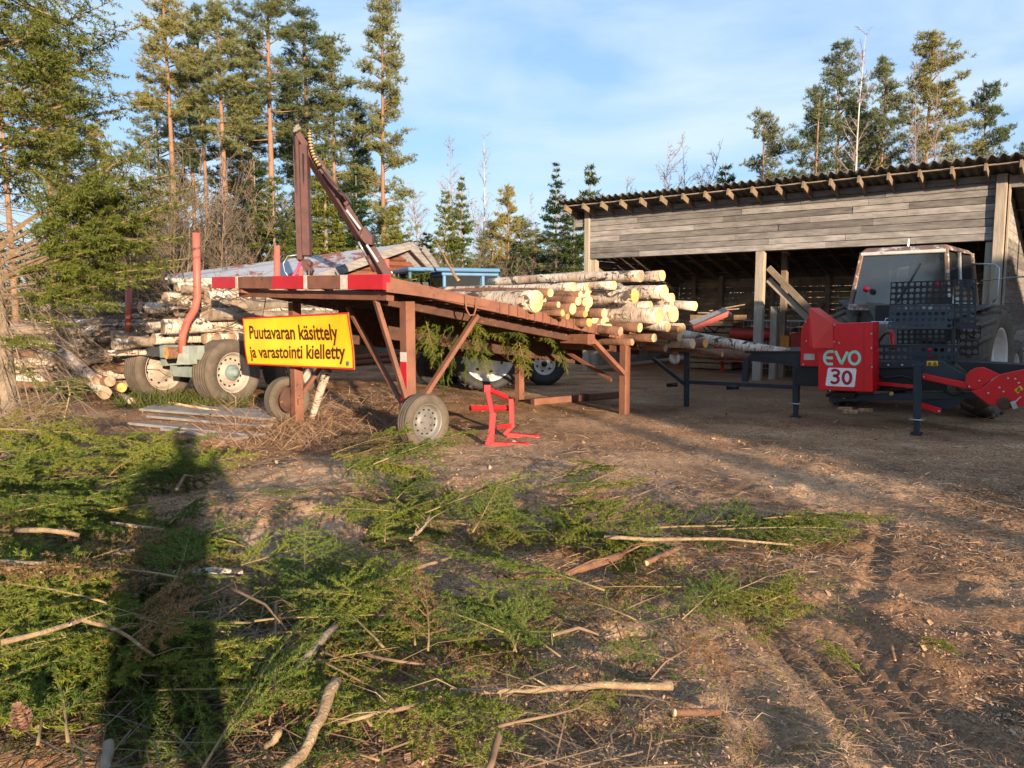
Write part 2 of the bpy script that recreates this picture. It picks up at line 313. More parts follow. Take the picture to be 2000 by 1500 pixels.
# ------------------------------------------------------------------ mesh building
def org(o):
    p = V((0, 0, 0))
    while o is not None: p = p + V(o.location); o = o.parent
    return p
class MB:
    def __init__(self): self.v = []; self.f = []; self.m = []; self.cur = 0
    def add(self, vs, fs):
        b = len(self.v); self.v.extend([tuple(x) for x in vs]); self.f.extend([[i + b for i in f] for f in fs]); self.m.extend([self.cur] * len(fs)); return self
    def box(self, c, s, rot=None):
        c = V(c); h = V(s) / 2; vs = []
        for dx in (-1, 1):
            for dy in (-1, 1):
                for dz in (-1, 1):
                    p = V((dx * h.x, dy * h.y, dz * h.z))
                    vs.append(c + (rot @ p if rot else p))
        return self.add(vs, [(0, 1, 3, 2), (4, 6, 7, 5), (0, 4, 5, 1), (2, 3, 7, 6), (0, 2, 6, 4), (1, 5, 7, 3)])
    def bar(self, p, q, w, h, up=(0, 0, 1), bev=0):
        p, q = V(p), V(q); d = (q - p).normalized(); s = d.cross(V(up))
        if s.length < 1e-4: s = d.cross(V((1, 0, 0)))
        s.normalize(); u = s.cross(d)
        b = bev or min(w, h) * .06
        prof = [(-w / 2 + b, -h / 2), (w / 2 - b, -h / 2), (w / 2, -h / 2 + b), (w / 2, h / 2 - b), (w / 2 - b, h / 2), (-w / 2 + b, h / 2), (-w / 2, h / 2 - b), (-w / 2, -h / 2 + b)]
        vs = [e + s * a + u * c for e in (p, q) for a, c in prof]
        fs = [(i, (i + 1) % 8, 8 + (i + 1) % 8, 8 + i) for i in range(8)] + [tuple(range(7, -1, -1)), tuple(range(8, 16))]
        return self.add(vs, fs)
    def tube(self, pts, rad, n=8, cap=True, jit=0, rng=None, endmat=None):
        pts = [V(p) for p in pts]; k = len(pts)
        rad = list(rad) if hasattr(rad, '__len__') else [rad] * k
        t0 = (pts[1] - pts[0]).normalized(); s = t0.cross(V((0, 0, 1)))
        if s.length < .05: s = t0.cross(V((1, 0, 0)))
        s.normalize(); vs = []
        for i, p in enumerate(pts):
            t = (pts[min(i + 1, k - 1)] - pts[max(i - 1, 0)]).normalized()
            s = (s - t * s.dot(t)).normalized(); u = t.cross(s)
            for j in range(n):
                a = 2 * math.pi * j / n; r = rad[i] * (1 + (rng.uniform(-jit, jit) if rng else 0))
                vs.append(p + s * (r * math.cos(a)) + u * (r * math.sin(a)))
        fs = [(i * n + j, i * n + (j + 1) % n, (i + 1) * n + (j + 1) % n, (i + 1) * n + j) for i in range(k - 1) for j in range(n)]
        self.add(vs, fs)
        if cap:
            b = len(self.v) - len(vs); c0 = self.cur
            if endmat is not None: self.cur = endmat
            self.f += [[b + j for j in range(n - 1, -1, -1)], [b + (k - 1) * n + j for j in range(n)]]; self.m += [self.cur] * 2
            self.cur = c0
        return self
    def prism(self, poly, vec):
        n = len(poly); a = [V(p) for p in poly]; b = [p + V(vec) for p in a]
        return self.add(a + b, [tuple(range(n - 1, -1, -1)), tuple(range(n, 2 * n))] + [(i, (i + 1) % n, n + (i + 1) % n, n + i) for i in range(n)])
    def lathe(self, c, axis, prof, n=32, ref=(0, 0, 1)):
        """prof: (radius, offset along axis)"""
        c, ax = V(c), V(axis).normalized(); s = ax.cross(V(ref))
        if s.length < .05: s = ax.cross(V((1, 0, 0)))
        s.normalize(); u = ax.cross(s); vs = []
        for r, o in prof:
            for j in range(n):
                a = 2 * math.pi * j / n; vs.append(c + ax * o + s * (r * math.cos(a)) + u * (r * math.sin(a)))
        k = len(prof)
        return self.add(vs, [(i * n + j, i * n + (j + 1) % n, (i + 1) * n + (j + 1) % n, (i + 1) * n + j) for i in range(k - 1) for j in range(n)])
    def raw(self, vs, fs):
        b = len(self.v); self.v.extend(map(tuple, vs)); self.f.extend([[i + b for i in f] for f in fs]); self.m.extend([self.cur] * len(fs)); return self
    def build(self, name, mats, parent=None, smooth=False, local=False):
        me = bpy.data.meshes.new(name)
        o = V((0, 0, 0)) if local else org(parent)
        me.from_pydata([(x[0] - o.x, x[1] - o.y, x[2] - o.z) for x in self.v], [], self.f)
        for m in (mats if isinstance(mats, (list, tuple)) else [mats]): me.materials.append(MT[m] if isinstance(m, str) else m)
        if any(self.m): me.polygons.foreach_set('material_index', self.m)
        if smooth: me.polygons.foreach_set('use_smooth', [True] * len(me.polygons))
        me.update()
        ob = bpy.data.objects.new(name, me); COL.objects.link(ob)
        if parent is not None: ob.parent = parent
        return ob
def tag(o, label=None, cat=None, group=None, kind=None):
    if label: o['label'] = label
    if cat: o['category'] = cat
    if group: o['group'] = group
    if kind: o['kind'] = kind
    return o
def root(name, label, cat, loc=(0, 0, 0), group=None):
    o = bpy.data.objects.new(name, None); COL.objects.link(o); o.location = loc; o.empty_display_size = .2
    return tag(o, label, cat, group)
def sub(name, parent):
    o = bpy.data.objects.new(name, None); COL.objects.link(o); o.parent = parent; return o
def copy_tree(o, parent=None):
    c = o.copy(); COL.objects.link(c)
    if parent is not None: c.parent = parent
    for ch in list(o.children): copy_tree(ch, c)
    return c
def np_obj(name, vs, fs, mat, parent=None):
    me = bpy.data.meshes.new(name)
    k = fs.shape[1]
    me.vertices.add(len(vs)); me.vertices.foreach_set('co', np.ascontiguousarray(vs, np.float32).ravel())
    me.loops.add(fs.size); me.loops.foreach_set('vertex_index', np.ascontiguousarray(fs, np.int32).ravel())
    me.polygons.add(len(fs)); me.polygons.foreach_set('loop_start', np.arange(0, fs.size, k, dtype=np.int32))
    me.polygons.foreach_set('loop_total', np.full(len(fs), k, np.int32))
    for m in (mat if isinstance(mat, (list, tuple)) else [mat]): me.materials.append(MT[m])
    me.update(calc_edges=True); me.validate()
    o = bpy.data.objects.new(name, me); COL.objects.link(o)
    if parent is not None: o.parent = parent
    return o
def np_mesh(o, smooth=True):
    o.data.polygons.foreach_set('use_smooth', np.ones(len(o.data.polygons), bool)); return o

# ------------------------------------------------------------------ ground: one sheet, finest in front of the camera
def ground():
    def axis(lo, hi, step, far, g):
        a = list(np.arange(lo, hi, step)); s = step; x = a[-1]
        while x < far: s *= g; x += s; a.append(x)
        s = step; x = a[0]; b = []
        while x > -far: s *= g; x -= s; b.append(x)
        return np.array(b[::-1] + a)
    xs = axis(-3.4, 3.4, .028, 420, 1.06); ys = axis(2.0, 6.6, .028, 420, 1.06)
    X, Y = np.meshgrid(xs, ys)
    Z = hgt(X, Y); nx, ny = len(xs), len(ys)
    vs = np.stack([X.ravel(), Y.ravel(), Z.ravel()], 1)
    i = (np.arange(ny - 1)[:, None] * nx + np.arange(nx - 1)[None]).ravel()
    o = np_obj('ground', vs, np.stack([i, i + 1, i + nx + 1, i + nx], 1), 'ground')
    np_mesh(o)
    ch = np.zeros(X.shape); mud = np.zeros(X.shape)
    for px, py, r in ((620, 960, .9), (700, 1060, .8), (520, 960, .7), (560, 1080, .6), (1100, 820, 1.2), (900, 900, 1.3), (1380, 1400, .8), (1180, 1250, .7), (1350, 930, 1.2), (1560, 950, .9)):
        c = G(px, py); ch = np.maximum(ch, np.exp(-((X - c.x) ** 2 + (Y - c.y) ** 2) / r ** 2) * (1 if px < 800 else .75))
    for p, q, w, dp, lug in RUT:
        t, d, L = segdist(X, Y, p, q)
        mud = np.maximum(mud, np.clip(np.minimum(t, L - t) / .8, 0, 1) ** .7 * np.clip(1.5 - np.abs(d) / w, 0, 1) ** .7 * np.clip(.9 + 1.2 * vnoise(X * 3, Y * 3, 9), 0, 1) * .9)
    c = G(1850, 1250); mud = np.maximum(mud, .6 * np.exp(-((X - c.x) ** 2 + (Y - c.y) ** 2) / 1.2))
    yard = np.clip((Y - 10.2) / 2, 0, 1) * np.clip((X - 1.5) / 2, 0, 1) * .75; mud = np.maximum(mud, np.clip(yard, 0, 1))
    for nm, arr in (('chips', ch), ('mud', mud)):
        a = o.data.attributes.new(nm, 'FLOAT', 'POINT'); a.data.foreach_set('value', np.clip(arr, 0, 1).astype(np.float32).ravel())
    tag(o, kind='structure')
ground()

# ------------------------------------------------------------------ vegetation
def needles(segs, per_m, L, Wd, rng, out=.75, bias=(0, 0, 0), flat=1.0):
    """segs (n,2,3): thin triangles standing out along each segment; returns vertices and faces"""
    segs = np.asarray(segs, float)
    if not len(segs): return np.zeros((0, 3)), np.zeros((0, 3), int)
    ln = np.linalg.norm(segs[:, 1] - segs[:, 0], axis=1)
    cnt = np.maximum(1, (ln * per_m + rng.random(len(ln))).astype(int))
    k = np.repeat(np.arange(len(ln)), cnt)
    t = rng.random(len(k))[:, None]
    a = (segs[:, 1] - segs[:, 0]) / np.maximum(ln, 1e-6)[:, None]
    p = segs[k, 0] * (1 - t) + segs[k, 1] * t
    ax = a[k]
    rd = rng.normal(size=(len(k), 3)); rd[:, 2] *= flat
    rd -= ax * np.sum(rd * ax, 1)[:, None]; rd /= np.linalg.norm(rd, axis=1)[:, None] + 1e-9
    d = ax * (1 - out * .55) + rd * out + np.asarray(bias)
    d /= np.linalg.norm(d, axis=1)[:, None]
    sd = np.cross(d, rng.normal(size=(len(k), 3))); sd /= np.linalg.norm(sd, axis=1)[:, None] + 1e-9
    l = (L * (.7 + .6 * rng.random(len(k))))[:, None]; w = Wd * .5
    vs = np.stack([p - sd * w, p + sd * w, p + d * l], 1).reshape(-1, 3)
    return vs, np.arange(len(vs)).reshape(-1, 3)
def cat(parts):
    vs, fs, b = [], [], 0
    for v, f in parts: vs.append(v); fs.append(f + b); b += len(v)
    return np.concatenate(vs), np.concatenate(fs)
def polyline(p, d, L, n, rng, droop=0.0, wob=.12):
    pts = [np.array(p, float)]; d = np.array(d, float); d /= np.linalg.norm(d)
    for i in range(n):
        d = d + rng.normal(size=3) * wob / n ** .5 * .6 + np.array([0, 0, -droop / n]); d /= np.linalg.norm(d)
        pts.append(pts[-1] + d * L / n)
    return np.array(pts)
def rot_about(d, ax, ang):
    return np.array(Matrix.Rotation(ang, 3, V(ax)) @ V(d))
def bough(L, rng, step=.055, wide=.42, subs=True, droop=.25, bare=.12, up=(0, 0, 1), sr=.0075, ss=.07):
    """a spruce bough along +X in the XY plane: list of (points, base radius) for wood, needle segments"""
    main = polyline((0, 0, 0), (1, 0, .12), L, 12, rng, droop, .16)
    wood = [(main, max(.003, L * sr))]; segs = []
    def at(pl, t):
        f = t * (len(pl) - 1); i = min(int(f), len(pl) - 2); return pl[i] + (pl[i + 1] - pl[i]) * (f - i), pl[i + 1] - pl[i]
    for i in range(int(bare * 12) + 1, 12): segs.append((main[i], main[i + 1]))
    t = bare; side = 1
    while t < .97:
        p, d = at(main, t); d = d / np.linalg.norm(d)
        l = L * wide * (1 - t) ** .75 * min(1, .35 + 2.2 * t) * rng.uniform(.7, 1.15)
        if l > .03:
            dd = rot_about(d, up, side * rng.uniform(.5, 1.15)) + np.array([0, 0, rng.uniform(-.38, .30)])
            lat = polyline(p, dd, l, 5, rng, droop * .8, .2)
            wood.append((lat, max(.0018, l * sr * .8)))
            for i in range(5): segs.append((lat[i], lat[i + 1]))
            if subs and l > .10:
                s = .2; sg = 1
                while s < .92:
                    q, e = at(lat, s); e = e / np.linalg.norm(e)
                    m = min(l * .45 * (1 - s * .8), .16) * rng.uniform(.6, 1.2)
                    ee = rot_about(e, up, sg * rng.uniform(.6, .95)) + np.array([0, 0, rng.uniform(-.55, .40)])
                    sp = polyline(q, ee, m, 2, rng, droop, .15)
                    segs += [(sp[0], sp[1]), (sp[1], sp[2])]
                    s += max(ss, ss * .64 / l) * rng.uniform(.8, 1.25); sg = -sg
        t += step / L * rng.uniform(.7, 1.3); side = -side
    return wood, np.array(segs)
def wood_mb(wood, n=5, mb=None):
    mb = mb or MB()
    for pts, r in wood:
        k = len(pts); mb.tube(pts, [r * (1 - .8 * i / (k - 1)) for i in range(k)], n, cap=True)
    return mb

# --- boughs that lie on the ground: eight shapes, copied
def make_bough(seed, L, per_m=680, nl=.0175, nw=.0046, wide=.5, mat='needle', step=.036, bare=.10):
    rng = np.random.default_rng(seed)
    wood, segs = bough(L, rng, step, wide, bare=bare, sr=.0075, ss=.055)
    r = root('spruce_bough', 'spruce bough', 'branch')
    wood_mb(wood, 5).build('stem', 'stem', r, True, local=True)
    v, f = needles(segs, per_m, nl, nw, rng, .8, (0, 0, .12))
    np_obj('foliage', v, f, mat, r)
    return r
BOUGH = [make_bough(10, .62), make_bough(11, .8), make_bough(12, .95, wide=.44), make_bough(13, 1.2, 480, wide=.40), make_bough(14, .7, wide=.58), make_bough(15, 1.0, 500, wide=.46)]
BOUGH += [make_bough(16, .8, 420, mat='needledry'), make_bough(17, .9, 60, mat='needledry', wide=.5, step=.05)]
BUSED = set()
rnd = random.Random(5)
def lay(i, x, y, rz, label, group, lift=.05, tilt=0, roll=0, sc=1.0, z=None):
    o = BOUGH[i] if i not in BUSED else copy_tree(BOUGH[i]); BUSED.add(i)
    o.location = (x, y, (hz(x, y) if z is None else z) + lift)
    o.rotation_euler = (roll, tilt, rz); o.scale = (sc, sc, sc * .8)
    o['label'] = label
    if group: o['group'] = group
    elif 'group' in o: del o['group']
    return o
CARPET = 'loose boughs of the green carpet in the foreground'
CL = {
    'heap': ('green spruce bough in the tall sunlit heap at the left edge of the foreground', 'boughs heaped at the left edge'),
    'shade': ('spruce bough lying in the dark shadow band between the sunlit heap and the sawdust', 'boughs lying in the shadow band'),
    'mid': ('short spruce bough lying below the pale sawdust mound, right of the shadow band', 'boughs below the sawdust mound'),
    'cluster': ('green spruce bough in the clump by the small steel wheel of the log deck', 'boughs clumped near the small wheel'),
    'strip': ('spruce bough in the green strip that runs from the clump to the right', 'boughs of the long green strip'),
    'thin': ('thin yellowish spruce bough scattered on the soil beside the tyre ruts', 'boughs scattered beside the ruts'),
    'front': ('spruce bough at the bottom edge, under and around the long lichen covered branch', 'boughs around the long branch'),
    'back': ('dark spruce bough in the low bank between the plank pile and the sawdust mound', 'boughs in front of the plank pile'),
}
def patch(key, px, py, sx, sy, n, h=0.0, idx=(0, 1, 2, 4, 5), sc=(.8, 1.15), rz=None, lift=(.03, .12)):
    rnd.seed(int(px * 7 + py * 13 + n))
    for k in range(n):
        x = px + rnd.uniform(-sx, sx); y = py + rnd.uniform(-sy, sy)
        g = G(x, y)
        a = rnd.uniform(0, 2 * math.pi) if rz is None else rz + rnd.uniform(-.5, .5)
        i = rnd.choice(idx); i = i if rnd.random() > .13 else rnd.choice((6, 7)); s = rnd.uniform(*sc) * (1.05 if key in ('heap', 'shade') else .9)
        g = g - V((math.cos(a), math.sin(a), 0)) * (.4 * s)
        lay(i, g.x, g.y, a, *CL[key], lift=rnd.uniform(*lift) + rnd.uniform(0, h), tilt=rnd.uniform(-.28, .16), roll=rnd.uniform(-.55, .55), sc=s)
patch('heap', 50, 1000, 100, 50, 20, .62, rz=0.1)
patch('heap', 70, 1120, 130, 60, 18, .30, rz=-.2)
patch('heap', 60, 1250, 150, 70, 18, .20)
patch('heap', 90, 1350, 120, 35, 16, .16, idx=(0, 1, 4))
patch('heap', 60, 1440, 90, 35, 12, .12, idx=(0, 1, 4))
patch('shade', 270, 1390, 100, 40, 12, .12, idx=(0, 1, 4))
patch('shade', 300, 960, 110, 40, 11, .16)
patch('shade', 320, 1090, 110, 60, 14, .14)
patch('shade', 330, 1215, 120, 40, 9, .16)
patch('shade', 400, 1460, 100, 30, 5, .06)
patch('back', 280, 905, 120, 22, 8, .10)
patch('mid', 560, 1050, 40, 30, 2, .03, sc=(.4, .6))
patch('mid', 600, 1175, 85, 24, 7, .12)
patch('mid', 540, 1240, 60, 20, 2, .05)
patch('cluster', 780, 965, 65, 45, 13, .30)
patch('cluster', 800, 1045, 70, 30, 8, .10)
patch('cluster', 760, 890, 60, 14, 3, .05, sc=(.5, .8))
patch('strip', 960, 1060, 55, 20, 6, .14)
patch('strip', 1090, 1078, 70, 16, 6, .08)
patch('strip', 1150, 965, 70, 25, 6, .05, sc=(.7, 1))
patch('strip', 1270, 1105, 90, 18, 4, .05)
patch('thin', 1360, 1185, 140, 30, 4, .02, sc=(.6, .9))
patch('thin', 1090, 1215, 70, 20, 2, .01, sc=(.5, .8))
patch('thin', 1480, 1200, 90, 30, 5, .02, sc=(.6, .9), rz=.3)
patch('thin', 1300, 1330, 70, 40, 2, 0, sc=(.4, .6))
patch('thin', 1750, 1285, 110, 15, 2, 0, sc=(.4, .6))
patch('front', 770, 1310, 100, 20, 9, .14)
patch('front', 640, 1400, 70, 30, 4, .08)
patch('front', 970, 1265, 80, 22, 4, .05)
patch('front', 800, 1490, 120, 15, 1, .03)
patch('front', 1100, 1420, 80, 40, 2, 0, sc=(.4, .6))
patch('front', 560, 1485, 90, 20, 3, .04)
# the single boughs that stand out
g = G(1250, 1052)
for i, (dx, dy, rz, lab) in enumerate(((0, 0, -.03, 'long bare stemmed spruce bough pointing right, tip nearest the tyre ruts'), (.5, .10, -.04, 'upper of the dense green boughs at the right tip of the long strip'), (.5, -.13, -.10, 'lower of the dense green boughs at the right tip of the long strip'), (.85, .0, 0.0, 'short dense bough forming the blunt right end of the green strip'))):
    lay(3 if i == 0 else 5, g.x + dx, g.y + dy, rz, lab, None, .07 + .02 * i, .0, .2 * (-1) ** i, 1.25 if i == 0 else .95)
g = G(1180, 1235); lay(3, g.x, g.y, 2.75, 'arched yellow green bough with its thin stem to the right, above the long branch', None, .16, -.1, .3, .85)

# --- cut branches and sticks
def stick(pts, r, label, mat='twigpale', end='end', name='cut_branch', cat_='branch', taper=.5, twigs=0, seed=0, group=None, n=9):
    rng = random.Random(seed)
    mb = MB(); k = len(pts)
    fine = []
    for i in range(k - 1):
        for s in range(3): fine.append(V(pts[i]).lerp(V(pts[i + 1]), s / 3) + V((rng.uniform(-1, 1), rng.uniform(-1, 1), rng.uniform(-1, 1))) * r * .25)
    fine.append(V(pts[-1])); m = len(fine)
    rad = [r * (1 - (1 - taper) * i / (m - 1)) for i in range(m)]
    mb.tube(fine, rad, n, True, .10, rng, endmat=1)
    for _ in range(twigs):
        i = rng.randrange(m // 4, m); p = fine[i]; d = (fine[-1] - fine[0]).normalized()
        q = V((rng.uniform(-1, 1), rng.uniform(-1, 1), rng.uniform(.0, .7))) * .6 + d * .6
        L = rng.uniform(.12, .35); mid = p + q * L * .5 + V((rng.uniform(-.02, .02), rng.uniform(-.02, .02), .015))
        mb.tube([p, mid, p + q * L + V((0, 0, rng.uniform(-.05, .01)))], [rad[i] * .35, rad[i] * .25, rad[i] * .1], 5)
    o = mb.build(name, [mat, end], None, True)
    c = sum((V(x) for x in pts), V()) / k; o.data.transform(Matrix.Translation(-c)); o.location = c
    return tag(o, label, cat_, group)
def gp(px, py, lift=.03):
    lift += .10 if px < 1335 and py > 950 else 0
    g = G(px, py); z = hz(g.x, g.y) + lift; g = G(px, py, z); return V((g.x, g.y, hz(g.x, g.y) + lift))
stick([gp(1315, 1330, .05), gp(1180, 1332, .07), gp(1020, 1336, .10), gp(900, 1345, .13), gp(770, 1375, .09), gp(660, 1400, .06)], .0155, 'long pale lichen covered branch lying across the green boughs in the foreground', 'twigpale', twigs=9, seed=1, taper=.35)
stick([gp(655, 1322, .16), gp(625, 1385, .13), gp(590, 1435, .10), gp(545, 1490, .07)], .020, 'thick orange brown stick with a pale sawn end, left of the long branch', 'twigpale', seed=2, taper=.8)
stick([gp(543, 1368, .13), gp(536, 1395, .11), gp(518, 1425, .07)], .012, 'short upright stub with a pale cut tip left of the orange brown stick', 'twigpale', seed=3, taper=.8)
stick([gp(978, 1395, .03), gp(975, 1440, .03), gp(950, 1500, .03)], .015, 'grey crooked stick at the bottom edge of the picture', 'twig', seed=4, taper=.8)
stick([gp(205, 1350, .16), gp(200, 1420, .12), gp(190, 1500, .10)], .016, 'dark upright stick with a pale cut foot at the bottom left', 'greybark', seed=5, taper=.9)
stick([gp(0, 1252, .36), gp(80, 1235, .36), gp(160, 1222, .33), gp(230, 1228, .28), gp(300, 1260, .18)], .010, 'bent tan branch arching over the bough heap at the left edge', twigs=6, seed=6)
stick([gp(35, 1052, .38), gp(90, 1050, .38), gp(155, 1049, .36)], .012, 'straight tan stick lying level on top of the sunlit bough heap', seed=7, taper=.8)
stick([gp(200, 1055, .17), gp(262, 1048, .17)], .017, 'short broken stick in the shade right of the level tan stick', seed=8, taper=.9)
stick([gp(215, 1015, .18), gp(320, 1018, .15)], .012, 'upper thin stick lying level in the shadow band', seed=9, taper=.9)
stick([gp(-30, 1113, .30), gp(90, 1118, .30)], .015, 'upper of two pale split sticks at the left edge', seed=10, taper=.95)
stick([gp(-30, 1127, .27), gp(85, 1131, .27)], .017, 'lower of two pale split sticks at the left edge', seed=11, taper=.95)
stick([gp(280, 1128, .12), gp(350, 1138, .13), gp(432, 1136, .12)], .011, 'thin pale stick in front of the white birch pole in the shade', seed=12, taper=.9)
stick([gp(305, 1118, .10), gp(390, 1120, .10), gp(472, 1119, .10)], .026, 'white birch pole half buried in the boughs of the shadow band', 'birch', seed=13, taper=.95, name='birch_pole', cat_='log')
stick([gp(560, 1305, .05), gp(600, 1275, .07), gp(662, 1222, .09)], .024, 'weathered split birch piece lying above the orange brown stick', 'greybark', 'endold', seed=14, taper=.7, name='birch_piece', cat_='wood piece')
stick([gp(970, 1128, .04), gp(1090, 1130, .05), gp(1140, 1110, .06), gp(1210, 1083, .08)], .019, 'curved reddish branch under the green strip', 'sprucebark', seed=15, twigs=5, taper=1.2)
stick([gp(1262, 1100, .05), gp(1330, 1066, .06)], .017, 'short reddish stick lying aslant at the right of the green strip', 'sprucebark', seed=16, taper=.9)
stick([gp(1180, 1052, .10), gp(1300, 1050, .11), gp(1420, 1052, .10), gp(1560, 1066, .06)], .014, 'long straight pale stem leading into the dense right tip of the green strip', seed=17, taper=.5)
stick([gp(1318, 1386, .03), gp(1405, 1391, .03)], .015, 'short peeled orange stick on the bare soil at bottom right of the boughs', 'sprucebark', seed=18, taper=.9)
stick([gp(1740, 1250, .02), gp(1748, 1302, .02)], .011, 'small upright looking stick beside the tread marks', 'twig', seed=19)
stick([gp(800, 1045, .10), gp(830, 1020, .13), gp(840, 995, .15)], .014, 'forked stub with a white cut end in the clump by the wheel', seed=20, twigs=4)
stick([gp(803, 1107, .05), gp(880, 1096, .05)], .013, 'short dark stick with a pale end below the clump', 'twig', seed=21, taper=.6)
stick([gp(695, 1187, .08), gp(620, 1178, .08), gp(560, 1170, .06)], .012, 'thin brown branch with a pale end below the sawdust mound', 'twig', seed=22, twigs=4)
stick([gp(610, 1125, .03), gp(640, 1040, .04), gp(652, 985, .04)], .012, 'brown stick running up over the sawdust mound', 'twig', seed=23)
stick([gp(345, 975, .12), gp(362, 955, .14), gp(392, 940, .10)], .013, 'broken stick in the shaded boughs in front of the mound', 'twig', seed=24)
stick([gp(1080, 1245, .03), gp(1130, 1222, .05), gp(1172, 1213, .03)], .010, 'thin curved twig on the soil above the long branch', 'twig', seed=25)
for k, (a, b, c) in enumerate((((540, 1215), (535, 1300), (525, 1370)), ((440, 1165), (520, 1225), (560, 1250)), ((960, 1420), (1060, 1405), (1120, 1380)), ((700, 1270), (780, 1290), (880, 1300)))):
    stick([gp(*a, .10), gp(*b, .12), gp(*c, .08)], .007, ('thin dark twig hanging down left of the split birch piece', 'thin grey twig running down from the white birch pole', 'thin green twig bow below the long branch', 'thin straight twig above the middle of the long branch')[k], 'twig', seed=30 + k, twigs=5)
# the cone
mb = MB()
for k in range(60):
    t = k / 60; a = k * 2.4; p = V((math.cos(a) * .018 * math.sin(math.pi * min(t + .12, 1)), math.sin(a) * .018 * math.sin(math.pi * min(t + .12, 1)), -.06 + .12 * t))
    d = V((math.cos(a), math.sin(a), .9)).normalized(); s = d.cross(V((0, 0, 1))).normalized()
    mb.add([p - s * .009, p + s * .009, p + d * .016 + s * .005, p + d * .016 - s * .005], [(0, 1, 2, 3)])
mb.tube([(0, 0, -.06), (0, 0, .06)], [.014, .008], 8)
o = mb.build('spruce_cone', 'cone'); o.location = gp(36, 1322, .22); o.rotation_euler = (.5, .2, 0); tag(o, 'brown spruce cone lying on the bough heap at the left edge', 'cone')

